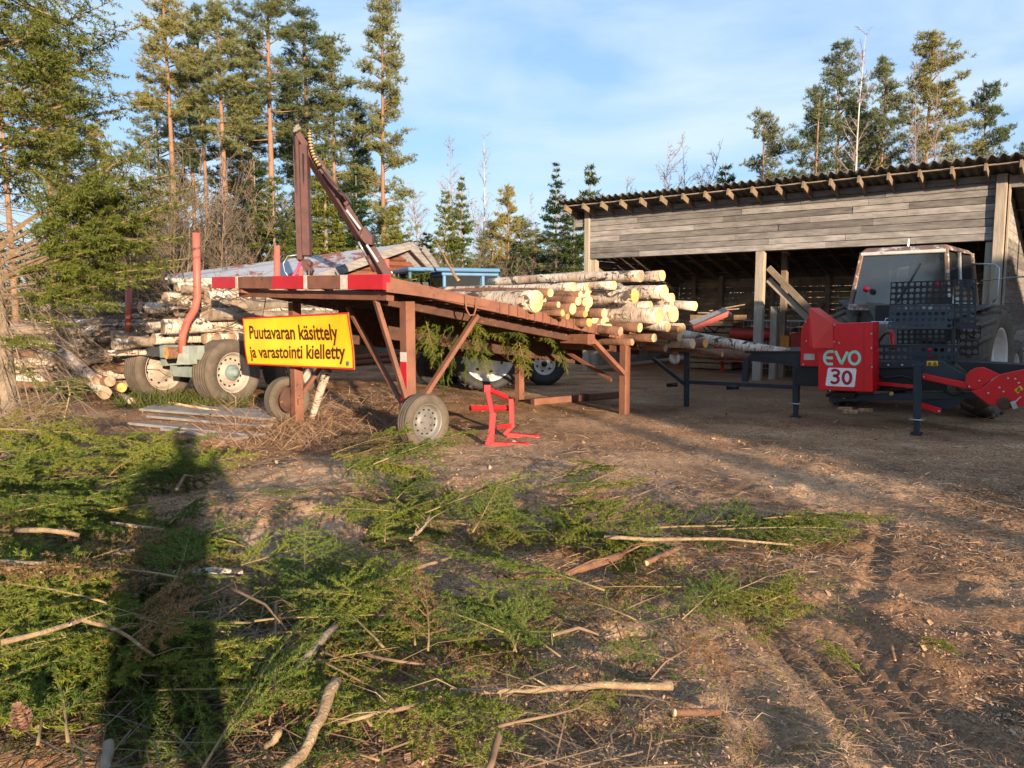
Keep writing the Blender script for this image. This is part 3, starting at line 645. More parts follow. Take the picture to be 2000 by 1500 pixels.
# --- litter nobody could count
def scatter_px(n, rng, y0=840, y1=1530, x0=-60, x1=2060):
    px = rng.uniform(x0, x1, n); py = y0 + (y1 - y0) * rng.random(n) ** .8
    pts = np.array([G(a, b) for a, b in zip(px, py)]); pts[:, 2] = hgt(pts[:, 0], pts[:, 1]); return pts
def litter():
    rng = np.random.default_rng(3)
    p = scatter_px(46000, rng, 740)
    keep = np.ones(len(p), bool)
    for a_, b_, w_, dp_, lug in RUT:
        t_, d_, L_ = segdist(p[:, 0], p[:, 1], a_, b_); keep &= ~((t_ > 0) & (t_ < L_) & (np.abs(d_) < w_ * 1.15) & (rng.random(len(p)) < .85))
    p = p[keep]; n = len(p)
    a = rng.uniform(0, 2 * math.pi, n); l = rng.uniform(.003, .008, n) * (.8 + .10 * p[:, 1]) * (1 + 1.6 * (rng.random(n) > .975)); w = l * rng.uniform(.25, .7, n)
    u = np.stack([np.cos(a) * l, np.sin(a) * l, rng.normal(0, .35, n) * l], 1); v = np.stack([-np.sin(a) * w, np.cos(a) * w, rng.normal(0, .35, n) * w], 1)
    c = p + [0, 0, .006]
    vs = np.stack([c - u - v, c + u - v * .6, c + u * .9 + v, c - u * .8 + v * .7], 1).reshape(-1, 3)
    tag(np_obj('wood_chips', vs, np.arange(4 * n).reshape(-1, 4), 'chip'), 'pale wood chips strewn over the soil', 'wood chips', kind='stuff')
    # straw and fallen twigs: curved strips
    def strips(name, mat, n, y0, y1, lmin, lmax, w, x0=-60, x1=2060, stand=.25, label='', catg='', bow=.2):
        p = scatter_px(n, rng, y0, y1, x0, x1)
        a = rng.uniform(0, 2 * math.pi, n); l = rng.uniform(lmin, lmax, n)
        d = np.stack([np.cos(a), np.sin(a), rng.random(n) ** 2 * stand], 1); d /= np.linalg.norm(d, axis=1)[:, None]
        s = np.stack([-np.sin(a), np.cos(a), rng.normal(0, .6, n)], 1); s /= np.linalg.norm(s, axis=1)[:, None]
        ws = (w * (.6 + .8 * rng.random(n)) * (1 + .06 * p[:, 1]))[:, None]
        b = rng.normal(0, bow, n)[:, None] * l[:, None]
        p0 = p + [0, 0, .004]; m = p0 + d * l[:, None] * .5 + np.stack([-d[:, 1], d[:, 0], 0 * a], 1) * b * .5 + np.array([0, 0, 1]) * np.abs(b) * .3; q = p0 + d * l[:, None]
        vs = np.stack([p0 - s * ws, p0 + s * ws, m + s * ws, m - s * ws, q + s * ws * .3, q - s * ws * .3], 1).reshape(-1, 3)
        k = np.arange(n)[:, None] * 6
        fs = np.concatenate([k + [0, 1, 2, 3], k + [3, 2, 4, 5]])
        return tag(np_obj(name, vs, fs, mat), label, catg, kind='stuff')
    strips('dry_straw', 'straw', 21000, 720, 1130, .05, .17, .0014, label='dry straw and shredded bark covering the yard', catg='straw')
    strips('fine_straw', 'straw', 16000, 1100, 1540, .02, .09, .0009, label='short straw bits between the boughs', catg='straw')
    strips('dead_twigs', 'twig', 2600, 850, 1530, .10, .45, .0022, -60, 1300, stand=.35, label='fallen brown twigs tangled in the boughs', catg='twigs')
    strips('dark_twigs', 'twiggrey', 700, 1230, 1530, .2, .7, .0026, -60, 560, stand=.3, label='dark birch twigs matted under the bough heap', catg='twigs')
    strips('bramble_straw', 'straw', 3200, 770, 880, .15, .5, .0020, 400, 800, stand=.8, label='dry bent grass around the small wheels', catg='dry grass')
    strips('trailer_grass', 'grass', 2200, 770, 800, .12, .34, .004, 230, 480, stand=1.6, label='green grass tuft in front of the trailer wheels', catg='grass')
    strips('moss_shoots', 'grass', 1700, 900, 1500, .02, .07, .0014, 850, 1700, stand=1.2, label='thin green shoots between the wood chips', catg='grass')
    # loose needle sprays under the boughs
    for nm, (cx, cy, sx, sy, n) in dict(a=(250, 1200, 330, 270, 900), b=(880, 1260, 420, 190, 380), c=(1000, 1030, 300, 80, 200), d=(1420, 1180, 230, 60, 130)).items():
        px = rng.normal(cx, sx * .55, n); py = np.clip(rng.normal(cy, sy * .55, n), 890, 1540)
        p = np.array([G(a_, b_) for a_, b_ in zip(px, py)]); p[:, 2] = hgt(p[:, 0], p[:, 1]) + rng.uniform(.005, .05, n)
        a = rng.uniform(0, 6.28, n); l = rng.uniform(.05, .16, n)
        q = p + np.stack([np.cos(a) * l, np.sin(a) * l, rng.uniform(-.01, .04, n)], 1)
        v, f = needles(np.stack([p, q], 1), 420, .018, .0032, rng, .8)
        tag(np_obj('needle_litter', v, f, 'needle'), ('broken spruce sprays under the heap and the shadow band', 'broken spruce sprays around the long branch', 'broken spruce sprays along the green strip', 'broken spruce sprays beside the ruts')['abcd'.index(nm)], 'spruce litter', kind='stuff')
litter()

# --- standing trees
def far_spruce(seed, h, w, leaf='spruceleaf', dens=1.0, top_bare=.0, low=.04, name='spruce_tree'):
    rng = np.random.default_rng(seed); segs = []; wood = []
    z = h * low; nwh = int(38 * dens * max(.6, h / 9))
    for i in range(nwh):
        t = (i + rng.random()) / nwh; zz = h * (low + (1 - low) * t ** .95)
        L = w * ((1 - t) ** .8 * .95 + .05) * rng.uniform(.75, 1.1)
        for b in range(7 if t < .85 else 5):
            a = rng.uniform(0, 6.283); e = .35 - .75 * (1 - t)
            l = L * rng.uniform(.65, 1.1)
            d = np.array([math.cos(a), math.sin(a), e + .25])
            pl = polyline((0, 0, zz), d, l, 4, rng, .35 - .5 * t, .12)
            wood.append((pl, .012 + .008 * l))
            for k in range(4): segs.append((pl[k], pl[k + 1]))
            sd = np.array([-math.sin(a), math.cos(a), 0])
            for k in range(int(3 + l * 5)):
                s = rng.uniform(.15, 1); f = s * 4; j = min(int(f), 3); q = pl[j] + (pl[j + 1] - pl[j]) * (f - j)
                m = l * .38 * (1.15 - s) + .08
                dd = d * .8 + sd * rng.choice([-1, 1]) * rng.uniform(.5, 1) + np.array([0, 0, -.25]); dd /= np.linalg.norm(dd)
                segs.append((q, q + dd * m + np.array([0, 0, -m * .18])))
    r = root(name, 'spruce', 'tree')
    mb = MB(); mb.tube([(0, 0, -.2), (0, 0, h * .5), (0, 0, h)], [h * .014, h * .009, .01], 8)
    mb.build('trunk', 'greybark', r, True, local=True)
    v, f = needles(segs, 34, .13, .042, rng, .75, (0, 0, -.02)); np_obj('crown', v, f, leaf, r)
    return r
def pine(seed, h, c0, w, leaf='pineleaf', bend=.01, clump=1.0, taper=.65, name='pine_tree', tr=.0095, nl=.15):
    """c0: crown start as share of the height; w: crown radius"""
    rng = np.random.default_rng(seed)
    n = 10; trunk = [np.array([bend * h * math.sin(2.2 * i / n + seed) * i / n, bend * h * math.cos(1.7 * i / n + seed) * i / n, h * i / n]) for i in range(n + 1)]
    mb = MB(); mb.tube([V(p) - V((0, 0, .2 if i == 0 else 0)) for i, p in enumerate(trunk)], [h * tr * (1 - .82 * i / n) + .012 for i in range(n + 1)], 9, True, .05, random.Random(seed))
    segs = []; limbs = int(46 * clump)
    for i in range(limbs):
        t = c0 + (1 - c0) * ((i + rng.random()) / limbs) ** .9
        u = (t - c0) / (1 - c0)
        f = t * n; j = min(int(f), n - 1); p = trunk[j] + (trunk[j + 1] - trunk[j]) * (f - j)
        a = rng.uniform(0, 6.283)
        prof = min(1, .55 + 1.6 * u) * (1 - u) ** taper + .10
        l = w * prof * rng.uniform(.55, 1.15)
        d = np.array([math.cos(a), math.sin(a), rng.uniform(-.2, .25) + .6 * u ** 2])
        pl = polyline(p, d, l, 4, rng, -.3, .3)
        mb.tube(pl, [.018 + .012 * l, .014 + .008 * l, .012, .008, .004], 4)
        for k in range(int(3 + 4.5 * l)):
            s = rng.uniform(.35, 1.02); f = min(s * 4, 3.99); jj = int(f); q = pl[jj] + (pl[jj + 1] - pl[jj]) * (f - jj)
            c = q + rng.normal(size=3) * np.array([.20, .20, .07]) * (.6 + .35 * l)
            for g in range(int(5 + rng.integers(5))):
                e = rng.normal(size=3); e[2] = abs(e[2]) * .45 + .05; e /= np.linalg.norm(e); m = rng.uniform(.14, .32)
                s0 = c + rng.normal(size=3) * np.array([.11, .11, .05])
                segs.append((s0, s0 + e * m))
    for i in range(8):                                       # dead snags below the crown
        t = rng.uniform(c0 * .55, c0) ; f = t * n; j = int(f); p = trunk[j] + (trunk[j + 1] - trunk[j]) * (f - j); a = rng.uniform(0, 6.28)
        pl = polyline(p, (math.cos(a), math.sin(a), -.1), rng.uniform(.4, 1.4), 3, rng, .2, .3); mb.tube(pl, [.018, .012, .008, .003], 4)
    r = root(name, 'pine', 'tree')
    mb.build('trunk', 'pinebark', r, True, local=True)
    v, f = needles(segs, 74, nl, .023, rng, .7, (0, 0, .10)); np_obj('crown', v, f, leaf, r)
    return r
def bare_birch(seed, h, w, trunkmat='birchtrunk', stems=1, c0=.25, name='bare_birch', dens=1.0, r0=.0075):
    rng = np.random.default_rng(seed); r = root(name, 'birch', 'tree'); mb = MB(); tw = []
    for s in range(stems):
        b = np.array([rng.normal() * .25, rng.normal() * .25, -.1]) if stems > 1 else np.array([0, 0, -.1])
        d = np.array([rng.normal() * (.20 if stems > 1 else .03), rng.normal() * (.2 if stems > 1 else .03), 1])
        hh = h * rng.uniform(.75, 1) if stems > 1 else h
        pl = polyline(b, d, hh, 10, rng, 0, .09)
        mb.tube(pl, [max(.004, hh * r0 * (1 - i / 10) ** .8) for i in range(11)], 6)
        for k in range(int(30 * dens)):
            t = c0 + (1 - c0) * rng.random() ** .8; f = t * 10; j = min(int(f), 9); q = pl[j] + (pl[j + 1] - pl[j]) * (f - j)
            a = rng.uniform(0, 6.283); l = w * (1.1 - .8 * t) * rng.uniform(.5, 1.2)
            br = polyline(q, (math.cos(a) * .6, math.sin(a) * .6, .95), l, 4, rng, .15, .25); tw.append((br, .007 + .005 * l, 4))
            for m in range(int(8 + 4 * l)):
                f = rng.uniform(.3, 4) ; j = min(int(f), 3); q2 = br[j] + (br[j + 1] - br[j]) * (f - j)
                e = (br[j + 1] - br[j]); e = e / np.linalg.norm(e) + rng.normal(size=3) * .5
                tw.append((polyline(q2, e, l * .38 * rng.uniform(.5, 1.2), 3, rng, .25, .3), .0075, 3))
    mb.build('trunk', trunkmat, r, True, local=True)
    m2 = MB()
    for pl, rr, nn in tw: m2.tube(pl, [rr * (1 - .7 * i / (len(pl) - 1)) for i in range(len(pl))], 3, False)
    m2.build('crown', 'birchtwig' if trunkmat.startswith('birch') else 'twiggrey', r, local=True)
    return r
def place(o, px, Y, label, group=None, rz=0, sc=1, sz=None, first=False, lean=(0, 0)):
    c = o if first else copy_tree(o)
    p = P(px, 600, Y); c.location = (p.x, p.y, float(hgt(p.x, p.y)) if Y < 60 else 0)
    c.rotation_euler = (lean[0], lean[1], rz); c.scale = (sc, sc, sz or sc); c['label'] = label
    if group: c['group'] = group
    return c
GP, GS, GB = 'tall pines on the left', 'spruces at the forest edge', 'bare birches'
def ztop(px, py, Y): return P(px, py, Y).z
# left forest: pines (px of the trunk, distance, px height of the top)
pA = pine(1, 18, .62, 2.3); pB = pine(2, 16, .50, 2.0, 'pinedark'); pC = pine(3, 15, .58, 1.8); pD = pine(4, 21, .55, 3.4, clump=1.4, tr=.0115); pE = pine(5, 18, .08, 2.1, clump=2.5, taper=.4); pF = pine(6, 17, .16, 2.5, clump=2.0, taper=.55)
pG = pine(7, 12, .30, 2.8, 'pineleaf', clump=1.1, taper=.55); pH = pine(8, 9, .1, 2.6, 'pinedark', clump=.85, taper=.8); pI = pine(9, 13, .22, 2.9, 'pinedark', clump=1.1, taper=.5)
def ph(o, px, Y, top, label, H, rz=0, first=False, wid=1.0, group=GP, lean=(0, 0)):
    s = ztop(px, top, Y) / H; return place(o, px, Y, label, group, rz, s * wid, s, first, lean)
ph(pA, 346, 34, -40, 'tall straight pine with a dense crown above the bent red trailer stake', 18, first=True)
ph(pB, 412, 36, 22, 'slender bluish pine between the dense crowned pine and the twin white and red trunk', 16, first=True, wid=.85)
ph(pC, 452, 33, 10, 'slim pine whose trunk turns white lower down, standing behind the trailer load', 15, first=True, wid=1.1)
ph(pD, 541, 35, -55, 'biggest pine of the left forest, thick orange trunk left of the crane jib', 21, first=True, wid=1.0)
ph(pB, 606, 39, 30, 'pine half hidden behind the biggest pine, its orange trunk seen beside the crane tip', 16, 1.1, wid=1.2)
ph(pF, 655, 36, 78, 'broad full crowned pine behind the crane boom', 17, first=True)
ph(pE, 752, 35, -15, 'tall narrow pine leafy from top to bottom, beside the open sky', 18, first=True, wid=.86)
ph(pF, 700, 41, 200, 'bushy pine filling the gap between the broad pine and the tall narrow pine', 17, 2.0)
ph(pA, 110, 26, 20, 'orange trunked pine showing through the near spruce boughs', 18, 2.2, wid=.9)
ph(pB, 140, 34, 150, 'bluish pine showing behind the near spruce, right of the orange trunk', 16, 3.0)
ph(pC, 205, 38, 250, 'small far pine in the gap between the near spruce and the thicket', 15, .7)
ph(pC, 385, 42, 110, 'pale far pine behind the dense crowned pine', 15, 1.9)
ph(pB, 500, 40, 130, 'bluish far pine between the slim pine and the biggest pine', 16, .4, wid=1.2)
ph(pF, 480, 44, 190, 'dark far pine low between the slim pine and the biggest pine', 17, 4.0)
ph(pA, 30, 40, -30, 'tall far pine behind the trunk of the near spruce', 18, 5.0)
ph(pF, 590, 45, 150, 'far bushy pine behind the crane jib', 17, 5.0)
ph(pI, 320, 44, 200, 'far bluish pine behind the thicket, left of the dense crowned pine', 13, 2.0)
# spruces in front of them
sA = far_spruce(21, 7, 1.9); sB = far_spruce(22, 8.5, 1.7); sC = far_spruce(23, 6, 1.5, 'sprucedark'); sD = far_spruce(24, 8, 1.8, 'sprucedark')
ph(sA, 540, 27, 345, 'bright green young spruce left of the crane jib', 7, first=True, group=GS, wid=1.1)
ph(sB, 640, 29, 300, 'dark green spruce framed between the crane jib and the boom', 8.5, first=True, group=GS, wid=1.3)
ph(sD, 700, 31, 330, 'spruce right behind the crane boom', 8, first=True, group=GS, wid=1.2)
ph(sC, 505, 31, 300, 'dark slim spruce behind the bright young spruce', 6, first=True, group=GS)
ph(sB, 590, 32, 340, 'spruce showing between the two arms of the crane', 8.5, 1.0, group=GS)
ph(sD, 440, 38, 330, 'far dark spruce behind the thicket and the slim pine', 8, 2.0, group=GS)
ph(sA, 770, 32, 400, 'low spruce at the foot of the tall narrow pine, above the cabin gable', 7, 2.5, group=GS)
ph(sA, 872, 27, 372, 'left of the two joined spruces above the blue tractor', 7, 3.3, group=GS, wid=.8)
ph(sB, 903, 27, 345, 'right and taller of the two joined spruces above the blue tractor', 8.5, 2.1, group=GS, wid=.9)
ph(sD, 1085, 30, 322, 'dark pointed spruce left of the shed', 8, 1.3, group=GS, wid=.85)
ph(sC, 1150, 29, 318, 'dark spruce behind the left corner of the shed', 6, .6, group=GS, wid=.9)
ph(sC, 1120, 27, 420, 'dense low spruce in front of the pair left of the shed', 6, 2.0, group=GS, wid=1.5)
ph(sD, 1050, 33, 470, 'low far spruce left of the dark pointed one', 8, 2.9, group=GS, wid=1.6)
ph(sC, 1410, 36, 318, 'tiny spruce top peeping over the shed roof', 6, 1.0, group=GS)
# pines by and behind the shed
GR = 'pines around the shed'
ph(pG, 992, 30, 372, 'small open pine left of the shed, taller than its neighbours', 12, first=True, group=GR, wid=.75)
ph(pG, 1015, 31, 430, 'small bushy pine right of the small open pine', 12, 1.0, group=GR, wid=1.1)
ph(pH, 1482, 34, 228, 'dark pointed pine alone above the middle of the shed roof', 9, first=True, group=GR, wid=.85)
ph(pH, 1580, 33, 190, 'dark low pine at the left of the big tree group behind the shed', 9, 1.2, group=GR, wid=.9)
ph(pI, 1625, 36, 95, 'tall pine left of the white birch trunk behind the shed', 13, first=True, group=GR, wid=.75)
ph(pI, 1705, 35, 130, 'tall pine right of the white birch trunk behind the shed', 13, 2.0, group=GR, wid=.8)
ph(pG, 1797, 35, 85, 'broad crowned pine with two birch stems in front, behind the shed', 12, 2.6, group=GR, wid=.95)
ph(pG, 1905, 36, 178, 'pointed pine behind the right end of the shed roof', 12, 3.9, group=GR, wid=.7)
ph(pH, 1995, 38, 280, 'pine top just showing at the right edge of the picture', 9, 4.2, group=GR)
ph(pH, 1655, 38, 210, 'low bushy pine filling the middle of the big tree group', 9, 4.9, group=GR, wid=1.2)
ph(pG, 1045, 29, 455, 'low bushy pine just left of the shed, above the reddish branch on the logs', 12, 2.2, group=GR, wid=1.5)
ph(pH, 960, 30, 440, 'low round pine between the joined spruces and the small open pine', 9, 2.2, group=GR, wid=1.3)
ph(pH, 1085, 27, 480, 'lowest pine bush at the left corner of the shed', 9, .5, group=GR, wid=2.0)
ph(sC, 1010, 28, 478, 'knee high dark spruce below the small bushy pine', 6, 5.0, group=GS, wid=1.7)
ph(sA, 835, 30, 455, 'low spruce left of the joined spruces, above the cabin ridge', 7, 4.4, group=GS, wid=1.2)
# bare birches
bA = bare_birch(31, 11, 1.6, dens=1.7, c0=.2, r0=.0062); bB = bare_birch(32, 9, 1.3, 'birchtwig', dens=1.5, r0=.0055); bC = bare_birch(33, 8, 1.4, 'birchtwig', stems=3, dens=1.1, r0=.005)
def pb(o, px, Y, top, label, H, rz=0, first=False, wid=1.0): return ph(o, px, Y, top, label, H, rz, first, wid, GB)
pb(bA, 940, 33, 270, 'white stemmed bare birch right of the joined spruces', 11, first=True)
pb(bB, 890, 38, 262, 'tall grey bare birch behind the joined spruces', 9, first=True, wid=1.3)
pb(bC, 845, 37, 310, 'many stemmed bare birch left of the joined spruces', 8, first=True, wid=1.3)
pb(bC, 965, 40, 340, 'faint bare birch clump right of the white stemmed birch', 8, 1.0)
pb(bC, 1115, 40, 330, 'bare birch clump between the two dark spruces', 8, 2.0)
pb(bC, 1268, 44, 290, 'small bare birch left of the tall one above the shed roof', 8, 3.0)
pb(bC, 1322, 44, 232, 'tall bare birch standing alone above the left half of the shed roof', 8, 4.0, wid=1.2)
pb(bB, 1350, 46, 262, 'thin bare birch right beside the tall lone one above the roof', 9, .8)
pb(bA, 1664, 31, 52, 'tall bare birch with a white trunk in the big tree group behind the shed', 11, 2.2)
pb(bB, 1790, 31, 120, 'left of two white birch stems in front of the broad pine', 9, 1.0, wid=.7)
pb(bB, 1815, 31, 105, 'right of two white birch stems in front of the broad pine', 9, 2.0, wid=.7)
pb(bB, 1040, 42, 380, 'faint bare birch far left of the dark pointed spruce', 9, 2.6)
pb(bB, 272, 24, 330, 'thin birch stem left of the bent red stake', 9, 1.6, wid=.6)
pb(bB, 312, 25, 270, 'leaning thin birch stem in the thicket', 9, .6, wid=.6)
pb(bB, 449, 26, 240, 'white birch stem rising in front of the tin roof', 9, 2.6, wid=.6)
for o_, x_, y_, s_, l_ in ((sB, -12.5, .6, 1.1, 'spruce left of the camera that the tractor window mirrors'), (pF, -17, -2, .8, 'bushy pine left of the camera that the tractor window mirrors'), (bB, -14.5, 2.2, 1.0, 'bare birch left of the camera that the tractor window mirrors')):
    c_ = copy_tree(o_); c_.location = (x_, y_, 0); c_.scale = (s_, s_, s_); c_['label'] = l_; c_['group'] = 'trees beside the camera'
# thicket bushes
hA = bare_birch(41, 4.2, 1.2, 'twig', 9, .15, 'bare_bush', .6, .0042); hB = bare_birch(42, 3.4, 1.1, 'twiggrey', 11, .1, 'bare_bush', .6, .004)
HL = [(355, 21, 280, 'pale fan shaped bare bush right behind the bent red stake'), (300, 23, 330, 'dense brown bush left of the bent red stake'), (395, 25, 300, 'brown bare bush right of the fan shaped one'), (250, 24, 400, 'low brown bush beside the tip of the near spruce'), (330, 28, 250, 'tall far bush behind the fan shaped one'),
      (425, 29, 330, 'bush in front of the slim pine'), (200, 25, 430, 'low bush behind the drooping boughs of the near spruce'), (490, 30, 390, 'bush between the slim pine and the bright spruce'), (940, 24, 470, 'brown brush below the white stemmed birch'), (1000, 23, 485, 'brown brush behind the birch logs, mid way to the shed'), (1060, 24, 495, 'brown brush below the dark spruce left of the shed'), (835, 26, 470, 'brush behind the cabin gable'), (370, 31, 360, 'far thin bush behind the red stake'), (270, 31, 330, 'far tall thin bush at the forest edge'), (150, 27, 450, 'bush behind the near spruce trunk, low'), (455, 33, 420, 'far bush right of the white birch stem'), (1960, 27, 560, 'low bush seen under the open right bay of the shed')]
for k, (px, Y, top, lab) in enumerate(HL):
    ph((hA, hB)[k % 2], px, Y, top, lab, (4.2, 3.4)[k % 2], k * 1.1, k < 2, group='bare bushes at the forest edge', wid=1.1)
# the far wood that closes the view
def far_wood():
    rng = np.random.default_rng(77); segs = []; 
    for k in range(210):
        Y = rng.uniform(58, 85); px = rng.uniform(-500, 2500); x = (px - 1000) / 1500 * Y
        hh = rng.uniform(6, 9.0) * (1.0 if px < 820 else .75 if px < 1200 else .9)
        for b in range(70):
            t = rng.random() ** .8; a = rng.uniform(0, 6.28); l = 1.9 * (1 - t) + .25
            p = np.array([x, Y, hh * t]); segs.append((p, p + np.array([math.cos(a) * l, math.sin(a) * l, -.25 * l])))
    v, f = needles(segs, 9, .55, .16, rng, .7); tag(np_obj('far_wood', v, f, 'sprucedark'), 'dark far wood behind the nearer trees', 'forest', kind='stuff')
far_wood()

# --- the near spruce at the left edge
def near_spruce():
    rng = np.random.default_rng(99); B = P(6, 800, 9.6); bx, by = B.x, B.y
    r = root('spruce_tree', 'near spruce at the left edge with a pale trunk and dead lower twigs', 'tree', (bx, by, hz(bx, by)))
    rr = random.Random(4)
    mb = MB(); n = 16
    mb.tube([(.04 * math.sin(i), .03 * math.cos(i * 1.3), -.2 + 10.5 * i / n) for i in range(n + 1)], [.145 * (1 - .85 * i / n) * (1.2 if i == 0 else 1) for i in range(n + 1)], 14, True, .07, rr)
    mb.build('trunk', 'greybark', r, True, local=True)
    wood_g, segs, dead = [], [], []
    def put(p, az, pitch, L, wide=.36, step=.09, droop=.35, bare=.2, foliage=True, roll=0.0):
        wood, sg = bough(L, rng, step, wide, True, droop, bare)
        M = np.array((Matrix.Rotation(az, 3, 'Z') @ Matrix.Rotation(-pitch, 3, 'Y') @ Matrix.Rotation(roll, 3, 'X')))
        p = np.array(p)
        W_ = [((M @ pl.T).T + p, q) for pl, q in wood]
        if foliage: segs.append((M @ sg.reshape(-1, 3).T).T.reshape(-1, 2, 3) + p); wood_g.extend(W_)
        else: dead.extend([(pl, q * .62) for pl, q in W_])
    for i in range(34):                                     # the green upper crown
        z = 3.1 + 5.6 * i / 34
        for b in range(6):
            put((0, 0, z + rng.uniform(-.1, .1)), rng.uniform(0, 6.28), rng.uniform(-.25, .2), rng.uniform(1.2, 1.9) * (1 - .45 * max(0, (z - 4) / 5)), step=.10, droop=.5)
    def to(px, py, Y, z0, L=None, **k):                     # a bough from the trunk at height z0 to a seen tip
        t = P(px, py, Y); d = t - V((bx, by, z0)); az = math.atan2(d.y, d.x); pit = math.atan2(d.z, math.hypot(d.x, d.y))
        put((0, 0, z0 - hz(bx, by)), az, pit, L or d.length * 1.12, **k)
    for px, py, Y, z0, w in ((300, 105, 9.2, 4.0, .18), (325, 205, 9.4, 3.55, .20), (232, 75, 9.0, 4.3, .4), (230, 40, 9.4, 4.6, .4), (255, 195, 9.0, 3.7, .3), (200, 240, 9.3, 3.4, .42), (215, 160, 8.8, 3.9, .42), (180, 290, 9.0, 3.2, .42),
                             (305, 320, 9.2, 2.3, .36), (280, 360, 9.0, 2.25, .42), (250, 400, 9.3, 2.1, .46), (270, 470, 9.1, 2.1, .48), (345, 420, 9.2, 1.9, .30), (300, 450, 9.4, 1.95, .45), (280, 520, 9.0, 1.95, .45), (240, 560, 9.2, 1.8, .45), (215, 590, 8.9, 1.75, .45), (180, 600, 9.4, 1.6, .42), (260, 430, 9.6, 2.1, .5), (230, 500, 9.5, 2.0, .5), (320, 480, 9.6, 1.9, .3), (140, 300, 9.0, 3.0, .45), (170, 200, 9.6, 3.7, .5), (130, 120, 9, 4.3, .5), (90, 60, 9, 4.7, .5), (95, 700, 8.9, 1.3, .32), (45, 690, 8.7, 1.2, .30), (130, 640, 9.2, 1.5, .34), (70, 770, 9.0, 1.0, .28), (335, 400, 9.0, 2.2, .34), (330, 510, 9.1, 1.95, .38), (318, 560, 9.3, 1.8, .40), (300, 600, 9.0, 1.7, .40), (290, 380, 8.7, 2.3, .42), (310, 340, 9.5, 2.4, .38), (345, 455, 9.3, 2.0, .3)):
        to(px, py, Y, z0, wide=w * .92, step=.075, droop=.12, bare=.30)
    for i in range(125):                                    # dead lower branches
        z = rng.uniform(.3, 3.0); put((0, 0, z), rng.uniform(-1.9, 1.3), rng.uniform(-.6, .25), rng.uniform(.5, 1.7), .42, .07, 1.3, .1, False)
    for px, py, Y, z0 in ((130, 900, 9, 1.5), (110, 880, 8.8, 1.7), (75, 900, 8.8, 1.3), (150, 820, 9, 1.6), (40, 900, 8.9, 1.2), (330, 430, 9.2, 1.95), (270, 395, 9.1, 2.1)):
        to(px, py, Y, z0, wide=.25, step=.14, droop=.5, foliage=False)
    wood_mb(wood_g, 4).build('branch', 'twigpale', r, False, local=True)
    wood_mb(dead, 4).build('dead_branch', 'deadtwig', r, False, local=True)
    v, f = needles(np.concatenate(segs), 105, .046, .0118, rng, .8, (0, 0, -.05)); np_obj('crown', v, f, 'needlenear', r)
near_spruce()
rng = np.random.default_rng(55); mb = MB()
for k in range(620):
    px = rng.uniform(-40, 130); p = G(px, rng.uniform(815, 925)); p.z = hz(p.x, p.y) + rng.uniform(0, .55) * max(.15, 1 - (px + 40) / 190); a = rng.uniform(0, 6.28)
    pl = polyline(p, (math.cos(a), math.sin(a), rng.normal() * .5), rng.uniform(.25, .8), 4, rng, .5, .7); mb.tube(pl, [.0055, .0045, .004, .003, .001], 3, False)
tag(mb.build('dead_brush', 'deadtwig', None), 'tangle of dead grey brown twigs round the foot of the near spruce', 'brush', kind='stuff')
# young shoot standing in front of its foot
rng = np.random.default_rng(8)
b0 = G(100, 935); r = root('spruce_sapling', 'thin upright spruce shoot standing at the back of the bough heap, before the near spruce', 'sapling', (b0.x, b0.y, hz(b0.x, b0.y)))
pl = [V((0, 0, 0)), V((.06, 0, .22)), V((.13, .02, .5)), V((.21, .02, .78)), V((.20, .0, .92))]
segs = []; mb = MB(); mb.tube(pl, [.014, .012, .010, .007, .003], 7)
for i in range(26):
    t = rng.uniform(.25, 1); f = t * 4; j = min(int(f), 3); p = np.array(pl[j].lerp(pl[j + 1], f - j)); a = rng.uniform(0, 6.28)
    pp = polyline(p, (math.cos(a), math.sin(a), .2), rng.uniform(.12, .36), 3, rng, .5, .2); mb.tube(pp, [.005, .004, .003, .001], 4)
    for k in range(3): segs.append((pp[k], pp[k + 1])); segs.append((pp[k], pp[k] + (pp[k + 1] - pp[k]) * .7 + rng.normal(size=3) * .04))
mb.build('stem', 'twigpale', r, True, local=True)
v, f = needles(segs, 420, .024, .004, rng, .8); np_obj('foliage', v, f, 'needle', r)

